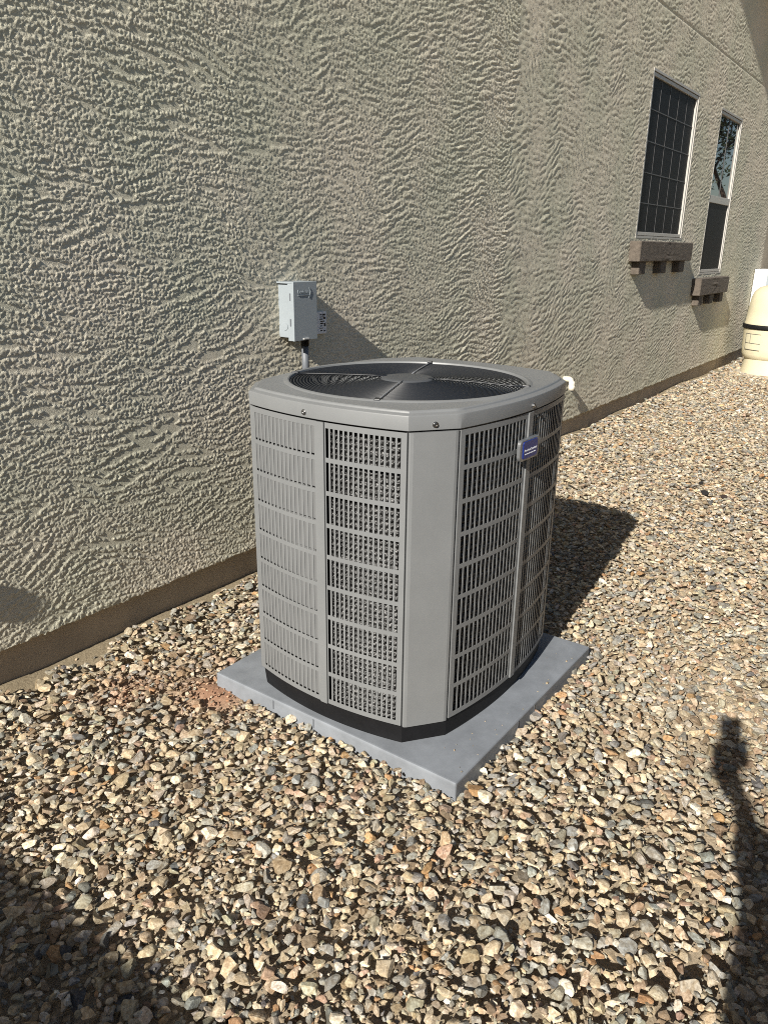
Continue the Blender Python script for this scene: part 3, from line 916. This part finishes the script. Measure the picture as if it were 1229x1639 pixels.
# condenser coil: stacked rings of fin-wound tube just inside the panels
NP = 176; rowsz = np.arange(PZ0 + .002, PZ1, .004625)
phis = np.linspace(0, 2 * np.pi, NP, endpoint=False)
rb = np.array([r_out(p) for p in phis]) - .030
V = []
for z in rowsz:
    b = .0056 * np.cos(2 * np.pi * (z - PZ0) / .0185)
    jit = rng.normal(0, .0007, NP)
    r = rb + b + jit
    V.append(np.stack([CX + r * np.cos(phis), CY + r * np.sin(phis), np.full(NP, z)], -1))
V = np.concatenate(V); j = np.arange(len(rowsz) - 1)[:, None] * NP; i = np.arange(NP)[None]; i2 = (i + 1) % NP
F = np.stack([j + i, j + i2, j + NP + i2, j + NP + i], -1).reshape(-1, 4)
def coil_mat():
    m = mat('coil_fins', (0.10, 0.10, 0.10), .38, metal=.75)
    t = m.node_tree; b = t.nodes['Principled BSDF']; tc = [n for n in t.nodes if n.type == 'TEX_COORD'][0]
    n = t.nodes.new('ShaderNodeTexNoise'); n.inputs['Scale'].default_value = 190; n.inputs['Detail'].default_value = 3
    r = t.nodes.new('ShaderNodeValToRGB'); r.color_ramp.elements[0].position = .42; r.color_ramp.elements[1].position = .66
    r.color_ramp.elements[0].color = (.012, .012, .012, 1); r.color_ramp.elements[1].color = (.12, .12, .12, 1)
    bp = t.nodes.new('ShaderNodeBump'); bp.inputs['Strength'].default_value = 1; bp.inputs['Distance'].default_value = .003
    t.links.new(tc.outputs['Object'], n.inputs['Vector']); t.links.new(n.outputs['Fac'], r.inputs['Fac']); t.links.new(r.outputs['Color'], b.inputs['Base Color'])
    t.links.new(n.outputs['Fac'], bp.inputs['Height']); t.links.new(bp.outputs['Normal'], b.inputs['Normal'])
    return m
al(link('condenser_coil', mesh_np('condenser_coil', V, F, coil_mat(), True)))

# black base, set back under the panels
def loft(profile, name, m, n=144, close_bottom=False, smooth=True):
    """profile: list of (mode, value, z): 'o' = outline plus offset, 'c' = circle of that radius, ('m', off, z, radius, mix)"""
    ph = np.linspace(0, 2 * np.pi, n, endpoint=False)
    for f in 'LFRB':                                # a column of vertices exactly on every corner
        for t in (-1, 1):
            p = face_pt(f, t); a = math.atan2(p[1] - CY, p[0] - CX) % (2 * math.pi)
            ph[np.argmin(abs(ph - a))] = a
    ro = np.array([r_out(p) for p in ph])
    vs = []
    for p in profile:
        r = ro + p[1] if p[0] == 'o' else np.full(n, p[1])
        qx, qy = (CX, CY) if p[0] == 'o' else (FCX, FCY)
        vs += [(qx + r[k] * math.cos(ph[k]), qy + r[k] * math.sin(ph[k]), p[2]) for k in range(n)]
    fs = []
    for i in range(len(profile) - 1):
        for k in range(n):
            k2 = (k + 1) % n
            fs.append((i * n + k, i * n + k2, (i + 1) * n + k2, (i + 1) * n + k))
    mb = MB(); mb.add(vs, fs, smooth)
    return mb.build(name, m)
base = al(loft([('o', -.20, .052), ('o', -.017, .051), ('o', -.015, .056), ('o', -.009, .112), ('o', -.006, .119), ('o', -.03, .121), ('o', -.2, .123)], 'base_pan', M['black'], smooth=False))

# top cap with stepped edge, running in to the round fan opening
FR = .386
cap = al(loft([('o', -.02, 1.040), ('o', .001, 1.0385), ('o', .003, 1.040), ('o', .003, 1.0765), ('o', .0018, 1.0795), ('o', -.001, 1.0810), ('o', -.012, 1.0825),
               ('o', -.0155, 1.0840), ('o', -.0175, 1.0880), ('o', -.021, 1.0900), ('c', FR + .018, 1.0915), ('c', FR + .014, 1.0935), ('c', FR + .010, 1.0950), ('c', FR + .004, 1.0955), ('c', FR, 1.0940), ('c', FR - .003, 1.086), ('c', FR - .004, 0.90)],
              'top_cap', M['paint'], n=192))
md = cap.modifiers.new('edges', 'EDGE_SPLIT'); md.split_angle = math.radians(24)

# screws
def screw(x, y, z, nx, ny):
    d = Vector((nx, ny, 0)).normalized(); a = Vector((-d.y, d.x, 0))
    m = MB()
    c = Vector((x, y, z))
    def ring(r, o, n=14): return [c + d * o + r * (math.cos(2 * math.pi * k / n) * a + math.sin(2 * math.pi * k / n) * Vector((0, 0, 1))) for k in range(n)]
    R = [ring(.0085, -.002), ring(.0085, .0012), ring(.006, .0012), ring(.0058, .005), ring(.003, .0055), ring(.0028, .003)]
    n = 14; fs = []
    for i in range(len(R) - 1):
        for k in range(n): fs.append((i * n + k, i * n + (k + 1) % n, (i + 1) * n + (k + 1) % n, (i + 1) * n + k))
    fs.append(tuple((len(R) - 1) * n + k for k in range(n)))
    m.add([p for r in R for p in r], fs, False)
    al(m.build('screw', M['steel']))
for ff, t in (('L', -.12), ('F', .03), ('R', 0), ('B', 0)):
    x, y = face_pt(ff, t, .004); x2, y2 = face_pt(ff, t, .1); screw(x, y, 1.054, x2 - x, y2 - y)
for f, g in (('L', 'F'), ('F', 'R'), ('R', 'B'), ('B', 'L')):
    p = (np.array(face_pt(f, 1, 0)) + np.array(face_pt(g, -1, 0))) / 2
    n = p - np.array([CX, CY]); e = np.array(face_pt(g, -1, 0)) - np.array(face_pt(f, 1, 0)); nn = np.array([e[1], -e[0]]); nn /= np.linalg.norm(nn)
    if nn @ n < 0: nn = -nn
    screw(*(p + nn * .0035), 1.054, *nn)

# fan guard: hub plate, rings and spokes, each wire a piece of its own
GZ0 = 1.088
hub = MB(); hub.lathe((FCX, FCY, 0), [(.0, GZ0 + .0115), (.070, GZ0 + .0112), (.084, GZ0 + .009), (.088, GZ0 + .004), (.086, GZ0 - .004)], 48)
guard = al(hub.build('fan_guard', M['hub']))
NR = 29
for k in range(NR):
    r = .096 + (FR - .006 - .096) * k / (NR - 1)
    m = MB(); nseg = 40 + int(60 * r / .37)
    z = GZ0 + .006 * math.cos((r - .09) / .28 * math.pi / 2)
    m.tube([(FCX + r * math.cos(2 * math.pi * q / nseg), FCY + r * math.sin(2 * math.pi * q / nseg), z) for q in range(nseg)], .0020, 6, closed=True)
    o = m.build('guard_ring', M['wire']); o.parent = guard
for q in range(4):
    a = math.radians((22, 112, 202, 287)[q])
    for dlt in ((-.0035, .0035) if q % 2 else (0.0,)):
        m = MB(); nx, ny = -math.sin(a) * dlt, math.cos(a) * dlt
        m.tube([(FCX + math.cos(a) * r + nx, FCY + math.sin(a) * r + ny, GZ0 + .0045 + .006 * math.cos((r - .09) / .28 * math.pi / 2)) for r in np.linspace(.07, FR + .004, 8)], .0020, 6)
        o = m.build('guard_spoke', M['wire'] if q % 2 else M['spoke_glint']); o.parent = guard
    m = MB(); m.box((-.012, -.009, -.002), (.012, .009, .006))
    o = m.build('guard_clip', M['wire'], bevel=.002); o.parent = guard
    o.matrix_local = Matrix.Translation((FCX + math.cos(a) * (FR + .002), FCY + math.sin(a) * (FR + .002), GZ0 + .004)) @ Matrix.Rotation(a, 4, 'Z')
# fan under the guard
mot = MB(); mot.lathe((FCX, FCY, 0), [(.0, 1.075), (.07, 1.074), (.078, 1.066), (.078, .93), (.0, .92)], 32)
fan = al(mot.build('fan_motor', M['hub']))
for q in range(3):
    a0 = math.radians(20 + 120 * q); vs = []
    for r in np.linspace(.06, .345, 9):
        for u in np.linspace(-1, 1, 7):
            sp = math.radians(40) * (.65 + .5 * (r / .345))
            a = a0 + u * sp / 1.0
            vs.append((FCX + r * math.cos(a), FCY + r * math.sin(a), .985 + .045 * u - .02 * (1 - u * u)))
    fs = [(i * 7 + k, i * 7 + k + 1, (i + 1) * 7 + k + 1, (i + 1) * 7 + k) for i in range(8) for k in range(6)]
    m = MB(); m.add(vs, fs, True); o = m.build('fan_blade', M['blade']); o.parent = fan
    sm = o.modifiers.new('thick', 'SOLIDIFY'); sm.thickness = .003
m = MB(); m.lathe((FCX, FCY, 0), [(.0, .80), (.37, .80)], 32); al(m.build('inner_shade_disc', M['dark']))  # black disc put in below the fan for the shade inside

# badge on the front fold
bx, by = face_pt('F', -.055, .010)
tb = -.055
d = np.array(face_pt('F', tb + .02)) - np.array(face_pt('F', tb - .02)); d /= np.linalg.norm(d)
BM = Matrix([[d[0], 0, d[1], bx], [d[1], 0, -d[0], by], [0, 1, 0, .928], [0, 0, 0, 1]])   # local x along, y up, z out
def rrect(wd, ht, r, n=5):
    pts = []
    for (cx_, cy_, a0) in ((wd / 2 - r, ht / 2 - r, 0), (-wd / 2 + r, ht / 2 - r, 90), (-wd / 2 + r, -ht / 2 + r, 180), (wd / 2 - r, -ht / 2 + r, 270)):
        for k in range(n + 1):
            a = math.radians(a0 + 90 * k / n); pts.append((cx_ + r * math.cos(a), cy_ + r * math.sin(a)))
    return pts
def plate(wd, ht, r, z0, z1, name, m, parent, inset=0.002):
    P = rrect(wd, ht, r); Q = rrect(wd - inset * 2, ht - inset * 2, max(r - inset, .001)); n = len(P)
    vs = [(x, y, z0) for x, y in P] + [(x, y, z1 - inset * .6) for x, y in P] + [(x, y, z1) for x, y in Q]
    fs = [(i, (i + 1) % n, n + (i + 1) % n, n + i) for i in range(n)] + [(n + i, n + (i + 1) % n, 2 * n + (i + 1) % n, 2 * n + i) for i in range(n)] + [tuple(range(2 * n, 3 * n))]
    mb = MB(); mb.add(vs, fs); o = mb.build(name, m)
    o.data.transform(BM)
    if parent is ac: al(o)
    else: o.parent = parent
    return o
badge = plate(.128, .066, .016, -.004, .007, 'badge', M['silver'], ac)
plate(.094, .054, .008, .006, .0095, 'badge_face', M['blue'], badge, .0008)
txt('lettering', 'American Standard', .0105, M['print_white'], badge, BM @ Matrix.Translation((0, -.001, .0097)), .0002)
txt('lettering', 'HEATING & AIR CONDITIONING', .0048, M['print_white'], badge, BM @ Matrix.Translation((0, -.013, .0097)), .0002)

# ------------------------------------------------------------------ DISCONNECT BOX
bxo = empty('disconnect_box', (2.59, WY, 1.23)); tag(bxo, 'small grey electrical disconnect box on the stucco above the conduit', 'electrical box')
BI = Matrix.Translation((-2.59 - .0095, -WY + .018, -1.23))
def bl(o): o.parent = bxo; o.matrix_parent_inverse = BI; return o
m = MB(); m.box((2.522, 2.292, 1.118), (2.655, 2.402, 1.346)); bl(m.build('enclosure', M['box_grey'], bevel=.003))
# hooded cover, a little larger, hanging below the enclosure
m = MB(); m.box((2.510, 2.282, 1.106), (2.662, 2.291, 1.354)); m.box((2.5105, 2.291, 1.3465), (2.6615, 2.394, 1.3535)); m.box((2.511, 2.291, 1.1065), (2.5215, 2.318, 1.346)); m.box((2.6555, 2.291, 1.1065), (2.6615, 2.318, 1.346))
cov = bl(m.build('cover', M['box_grey'], bevel=.0015))
for z in (1.292, 1.185):
    m = MB(); m.box((2.5085, 2.30, z - .015), (2.5105, 2.305, z + .015)); m.build('hinge_slot', M['conduit'], cov)
m = MB(); m.tube([(2.5215, 2.345, 1.165), (2.5195, 2.345, 1.165)], .016, 18); bl(m.build('knockout', M['box_grey'], smooth=False))
m = MB(); m.box((2.565, 2.277, 1.111), (2.60, 2.2815, 1.116)); m.build('latch', M['white'], cov)
BT = Matrix([[1, 0, 0, 2.583], [0, 0, -1, 2.2815], [0, 1, 0, 1.312], [0, 0, 0, 1]])
txt('lettering', 'Leviton', .024, M['box_grey'], cov, BT @ Matrix.Translation((-.010, 0, 0)), .0012)
m = MB()
m.box((2.538, 2.2795, 1.297), (2.606, 2.2815, 1.2995))
m.add([(2.606, 2.2795, 1.331), (2.610, 2.2795, 1.331), (2.622, 2.2795, 1.312), (2.610, 2.2795, 1.287), (2.606, 2.2795, 1.287), (2.617, 2.2795, 1.312)] +
      [(2.606, 2.2815, 1.331), (2.610, 2.2815, 1.331), (2.622, 2.2815, 1.312), (2.610, 2.2815, 1.287), (2.606, 2.2815, 1.287), (2.617, 2.2815, 1.312)],
      [(0, 5, 2, 1), (5, 4, 3, 2), (0, 1, 7, 6), (1, 2, 8, 7), (2, 3, 9, 8), (3, 4, 10, 9), (4, 5, 11, 10), (5, 0, 6, 11)])
m.build('emblem', M['box_grey'], cov)
m = MB(); m.box((2.655, 2.366, 1.112), (2.8245, 2.384, 1.212)); lab = bl(m.build('label_plate', M['label'], bevel=.001))
m = MB(); y = 2.3655
for (xa, xb, za, zb_) in ((2.768, 2.782, 1.196, 1.201), (2.787, 2.806, 1.194, 1.202), (2.770, 2.798, 1.186, 1.190), (2.765, 2.788, 1.176, 1.181), (2.793, 2.808, 1.178, 1.188),
                          (2.770, 2.80, 1.166, 1.171), (2.768, 2.79, 1.156, 1.162), (2.796, 2.809, 1.144, 1.160), (2.770, 2.786, 1.146, 1.150), (2.766, 2.79, 1.136, 1.139), (2.770, 2.785, 1.124, 1.129), (2.793, 2.806, 1.122, 1.127)):
    m.box((xa + .0095, y, za), (xb + .0095, y + .001, zb_))
m.build('print', M['print_black'], lab)

# conduit from the box down behind the unit
cdt = MB()
cdt.tube([(2.625, 2.352, 1.075), (2.626, 2.352, .98), (2.628, 2.352, .80), (2.64, 2.345, .55), (2.62, 2.30, .38), (2.56, 2.12, .30), (2.50, 1.92, .30), (2.45, 1.84, .30)], .0165, 12)
cdo = cdt.build('conduit', M['conduit']); tag(cdo, 'grey flexible conduit running down from the disconnect box behind the air conditioner', 'conduit')
m = MB(); m.tube([(2.625, 2.352, 1.118), (2.625, 2.352, 1.106), (2.625, 2.352, 1.1055), (2.625, 2.352, 1.072)], [.022, .022, .019, .019], 12); m.build('fitting', M['black'], cdo)

# drain elbow on the wall beyond the unit
m = MB(); m.tube([(5.71, 2.405, .535), (5.71, 2.352, .535), (5.71, 2.338, .530), (5.71, 2.331, .516), (5.71, 2.330, .455)], [.022, .022, .023, .023, .022], 14)
el_ = m.build('drain_elbow', M['pvc']); tag(el_, 'short cream plastic drain elbow sticking out of the wall behind the air conditioner', 'pipe')
m = MB(); m.tube([(5.71, 2.3305, .49), (5.71, 2.330, .453)], .0255, 14); m.build('collar', M['pvc'], el_)

# ------------------------------------------------------------------ TANK AND BOX AT THE FAR END
tk = empty('filter_tank', (11.0, 1.8, 0)); tag(tk, 'cream pool filter tank with a black clamp band at the far end of the wall', 'filter tank')
def tl(o): o.parent = tk; return o
m = MB(); m.box((-.55, -.55, -.05), (.55, .48, .018)); tl(m.build('slab', mat('slab_concrete', (.45, .40, .32), .9, var=.1), bevel=.008))
m = MB(); m.lathe((0, 0, 0), [(.362, .018), (.362, .05), (.345, .16), (.342, .20)], 48); tl(m.build('foot', M['cream']))
m = MB(); m.lathe((0, 0, 0), [(.342, .20), (.365, .215), (.385, .26), (.392, .34), (.400, .52), (.406, .56), (.406, .575)], 48); lowb = tl(m.build('lower_shell', M['cream']))
m = MB(); m.lathe((0, 0, 0), [(.40, .574), (.420, .577), (.424, .59), (.424, .615), (.420, .628), (.40, .631)], 48); band = tl(m.build('clamp_band', M['black']))
m = MB(); m.box((-.455, -.10, .575), (-.415, -.04, .635)); m.build('clamp_bolt', M['steel'], band)
m = MB(); m.lathe((0, 0, 0), [(.406, .63), (.406, .645), (.396, .66), (.385, .80), (.370, .95), (.345, 1.02), (.29, 1.075), (.20, 1.105), (.08, 1.118), (.0, 1.12)], 48); tl(m.build('upper_shell', M['cream']))
m = MB(); m.tube([(0, 0, 1.1), (0, 0, 1.17), (.0, 0, 1.19)], [.05, .05, .03], 16); tl(m.build('air_relief', M['black']))
def curved_label(a0, a1, z0, z1, r0, r1, name, m, parent, n=8):
    vs = []
    for a in np.linspace(a0, a1, n):
        vs += [(r0 * math.cos(a), r0 * math.sin(a), z0), (r1 * math.cos(a), r1 * math.sin(a), z1)]
    mb = MB(); mb.add(vs, [(2 * i, 2 * i + 2, 2 * i + 3, 2 * i + 1) for i in range(n - 1)]); o = mb.build(name, m); o.parent = parent; return o
la = curved_label(math.radians(128), math.radians(163), .32, .52, .396, .405, 'label', M['cream_label'], lowb)
for zz in (.32, .40, .515):
    curved_label(math.radians(128), math.radians(163), zz, zz + .006, .3995 + (zz - .32) * .04, .3998 + (zz - .32) * .04, 'label_line', M['bar'], la)

curved_label(math.radians(128), math.radians(129.2), .32, .521, .3996, .4078, 'label_line', M['bar'], la, 2)
curved_label(math.radians(141), math.radians(141.8), .40, .521, .4028, .4078, 'label_line', M['bar'], la, 2)

wb_ = empty('wall_box', (12.3, 2.2, .95)); tag(wb_, 'white equipment box with a dark front at the wall beyond the cream tank', 'equipment box')
m = MB(); m.box((-.30, -.12, -.2), (.16, .19, .32)); h_ = m.build('housing', M['white'], wb_, bevel=.01)
m = MB(); m.box((-.304, -.10, -.1), (-.298, .02, .28)); m.build('front_panel', M['box_grey'], h_)

# ------------------------------------------------------------------ BEYOND THE PICTURE'S EDGE
# garden wall across the yard behind the camera: its shadow lies on the gravel at lower left
gw = MB(); gw.box((-2.55, -2.05, -.1), (-2.40, 2.2, 1.82)); gwo = gw.build('garden_wall', M['stucco_plain'], bevel=.01)
tag(gwo, 'tan masonry garden wall across the near end of the side yard, casting the shade at lower left', 'wall')
m = MB(); m.box((-2.58, -2.08, 1.8205), (-2.37, 2.2, 1.85)); m.build('wall_cap', M['foundation'], gwo, bevel=.006)
sw = MB(); sw.box((-2.395, -2.05, -.1), (16.0, -1.90, 1.78)); swo = sw.build('light_blocking_wall', M['stucco_plain'], bevel=.01)  # unseen wall added to keep stray light off the shaded faces
tag(swo, 'added long tan wall, unseen, along the far side of the yard to cut stray light', 'wall')
m = MB(); m.box((-2.365, -2.08, 1.7805), (16.03, -1.87, 1.81)); m.build('wall_cap', M['foundation'], swo, bevel=.006)
# round vent sticking out of the house wall just left of the picture
m = MB(); m.tube([(.32, 2.402, .83), (.32, 2.288, .83), (.32, 2.282, .83)], [.062, .062, .05], 24)
vo = m.build('wall_vent', M['white']); tag(vo, 'round white vent pipe sticking out of the stucco left of the disconnect box', 'vent')
m = MB(); m.tube([(.32, 2.400, .83), (.32, 2.385, .83)], .085, 24); m.build('flange', M['white'], vo)

# tree across the yard: seen mirrored in the upper pane of the farther window
def tree(x, y, hgt, seed):
    r = random.Random(seed); t = empty('desert_tree', (x, y, 0)); tag(t, 'leafy desert tree across the yard, mirrored in the far window', 'tree')
    tr = MB(); cl = []
    def branch(p, d, L, rad, lev):
        pts = [p]; q = p
        for k in range(5):
            d = (d + Vector((r.uniform(-.22, .22), r.uniform(-.22, .22), r.uniform(-.05, .16)))).normalized(); q = q + d * L / 5; pts.append(q)
        tr.tube(pts, [rad * (1 - .11 * k) for k in range(6)], 7)
        if lev >= 2:
            for k in range(2, 6): cl.append(pts[k])
        if lev < 3:
            for k in range(3 if lev else 4):
                a = r.uniform(0, 6.28); nd = (d * .7 + Vector((math.cos(a), math.sin(a), r.uniform(.1, .6))) * .8).normalized()
                branch(pts[r.choice((3, 4, 5))], nd, L * .72, rad * .52, lev + 1)
    branch(Vector((0, 0, -.1)), Vector((.08, .02, 1)), hgt * .38, .13, 0)
    tr.build('trunk', M['bark'], t)
    g = np.random.default_rng(seed); c = np.array([p[:] for p in cl]); n = 9000
    P = c[g.integers(0, len(c), n)] + g.normal(0, .24, (n, 3))
    a = g.normal(0, 1, (n, 3)); a /= np.linalg.norm(a, axis=1)[:, None]; b = np.cross(a, g.normal(0, 1, (n, 3))); b /= np.linalg.norm(b, axis=1)[:, None]
    s = g.uniform(.03, .07, (n, 1))
    V = np.stack([P - a * s, P + b * s * .4, P + a * s, P - b * s * .4], 1).reshape(-1, 3)
    F = np.arange(n * 4).reshape(-1, 4)
    o = link('crown', mesh_np('crown', V, F, M['leaf']), t)
tree(19.5, -.1, 7.2, 5)

# the photographer, whose arm and phone shade the gravel at lower right
def skin_mesh(name, pts, edges, rad, m, parent=None, lv=2, root=0):
    me = bpy.data.meshes.new(name); me.from_pydata(pts, edges, [])
    o = link(name, me, parent, m)
    sk = o.modifiers.new('skin', 'SKIN'); sk.use_smooth_shade = True
    for i, r in enumerate(rad):
        v = me.skin_vertices[0].data[i]; v.radius = (r, r) if not isinstance(r, tuple) else r; v.use_root = (i == root)
    sb = o.modifiers.new('sub', 'SUBSURF'); sb.levels = lv; sb.render_levels = lv
    return o
hd = Vector((.81, .587, 0)); rt = Vector((.587, -.81, 0)); up = Vector((0, 0, 1))
P0 = Vector((-.40, -.30, 0))
def bp_(f, r, z): return P0 + hd * f + rt * r + up * z
skinm = mat('skin', (.45, .27, .19), .55); shirtm = mat('shirt_cloth', (.10, .13, .2), .9); trousm = mat('trouser_cloth', (.05, .055, .07), .9); hairm = mat('hair', (.03, .02, .015), .6)
shoem = mat('shoe', (.06, .05, .05), .6)
wrL = Vector((-.07, -.045, 1.30)); elL = Vector((-.25, -.25, 1.01)); shL = bp_(0, -.14, 1.40); shR = bp_(0, .18, 1.40)
elR = bp_(-.02, .25, 1.12); wrR = bp_(.08, .24, .88)
pts = [bp_(0, 0, .96), bp_(.01, 0, 1.12), bp_(.02, 0, 1.28), bp_(0, 0, 1.42), bp_(.01, 0, 1.50), bp_(.03, 0, 1.58), bp_(.04, 0, 1.68),
       shL, elL, wrL, shR, elR, wrR, bp_(0, -.09, .90), bp_(.02, -.10, .50), bp_(-.02, -.11, .09), bp_(0, .09, .90), bp_(.02, .10, .50), bp_(-.02, .11, .09)]
edges = [(0, 1), (1, 2), (2, 3), (3, 4), (4, 5), (5, 6), (3, 7), (7, 8), (8, 9), (3, 10), (10, 11), (11, 12), (0, 13), (13, 14), (14, 15), (0, 16), (16, 17), (17, 18)]
rad = [.13, .125, .135, .09, .055, .085, .085, .055, .042, .03, .055, .042, .03, .085, .06, .045, .085, .06, .045]
person = skin_mesh('person', pts, edges, rad, skinm)
tag(person, 'person in a dark blue shirt holding up a phone, standing behind the camera position', 'person')
skin_mesh('shirt', [pts[i] for i in (0, 1, 2, 3)] + [shL, elL, wrL * .85 + elL * .15, shR, elR, wrR * .85 + elR * .15], [(0, 1), (1, 2), (2, 3), (3, 4), (4, 5), (5, 6), (3, 7), (7, 8), (8, 9)], [.195, .19, .17, .10, .078, .070, .058, .078, .07, .05], shirtm, person)
skin_mesh('trousers', [bp_(0, 0, 1.04), bp_(0, 0, .95), bp_(0, -.085, .84), bp_(.02, -.10, .50), bp_(-.02, -.11, .10), bp_(0, .085, .84), bp_(.02, .10, .50), bp_(-.02, .11, .10)],
          [(0, 1), (1, 2), (2, 3), (3, 4), (1, 5), (5, 6), (6, 7)], [.155, .15, .10, .085, .075, .10, .085, .075], trousm, person)
bm = bmesh.new(); bmesh.ops.create_icosphere(bm, subdivisions=3, radius=1.0)
bmesh.ops.delete(bm, geom=[v for v in bm.verts if v.co.z < -.25 - .0 * v.co.x or (v.co.dot(hd) > .55 and v.co.z < .35)], context='VERTS')
hc = bp_(.035, 0, 1.655)
for v in bm.verts: v.co = hc + Vector((v.co.x * .105, v.co.y * .105, v.co.z * .115))
bmesh.ops.solidify(bm, geom=bm.faces[:], thickness=.012)
me = bpy.data.meshes.new('hair'); bm.to_mesh(me); bm.free(); me.materials.append(hairm)
for p in me.polygons: p.use_smooth = True
link('hair', me, person)
for s in (-1, 1):
    skin_mesh('shoe', [bp_(-.05, s * .11, .05), bp_(.06, s * .115, .045), bp_(.16, s * .12, .035)], [(0, 1), (1, 2)], [.05, .045, .036], shoem, person)
# phone just behind the lens, and the hand round its lower half
fw = Vector((RW[0][2], RW[1][2], RW[2][2])); dn = Vector((RW[0][1], RW[1][1], RW[2][1])); ri = Vector((RW[0][0], RW[1][0], RW[2][0]))
PM = Matrix([[ri.x, -dn.x, -fw.x, 0], [ri.y, -dn.y, -fw.y, 0], [ri.z, -dn.z, -fw.z, 1.5], [0, 0, 0, 1]]) @ Matrix.Translation((-.034, -.075, .012))
m = MB(); m.box((-.037, -.078, 0), (.037, .078, .009)); ph_ = m.build('smartphone', M['black'], bevel=.003); ph_.data.transform(PM)
tag(ph_, 'black smartphone held upright in the photographer hand', 'phone')
m = MB(); m.box((-.034, -.073, .0085), (.034, .073, .0095)); o = m.build('screen', mat('phone_screen', (.01, .01, .012), .1), ph_); o.data.transform(PM)
m = MB(); m.box((-.032, .052, -.0018), (-.006, .074, .0005)); o = m.build('camera_bump', M['hub'], ph_, bevel=.001); o.data.transform(PM)
def pp(x, y, z): return PM @ Vector((x, y, z))
hp = [wrL, pp(-.036, -.098, .045), pp(-.034, -.07, .035)]
skin_mesh('hand', hp + [pp(-.058, -.05, .026)], [(0, 1), (1, 2), (2, 3)], [.038, (.048, .03), (.046, .026), .018], skinm, person, root=1)
for k, yy in enumerate((-.062, -.042, -.022, -.002)):
    ln = (.9, 1.0, 1.05, .95)[k]
    skin_mesh('finger', [pp(.012, -.07 + k * .012, .028), pp(.047, yy, .02), pp(.049, yy + .002, .0), pp(.034 - .012 * ln, yy + .004, -.011)], [(0, 1), (1, 2), (2, 3)], [.0095, .0085, .008, .0065], skinm, person)
skin_mesh('thumb', [pp(-.045, -.07, .03), pp(-.056, -.035, .016), pp(-.046, .005, .014)], [(0, 1), (1, 2)], [.012, .0105, .008], skinm, person)
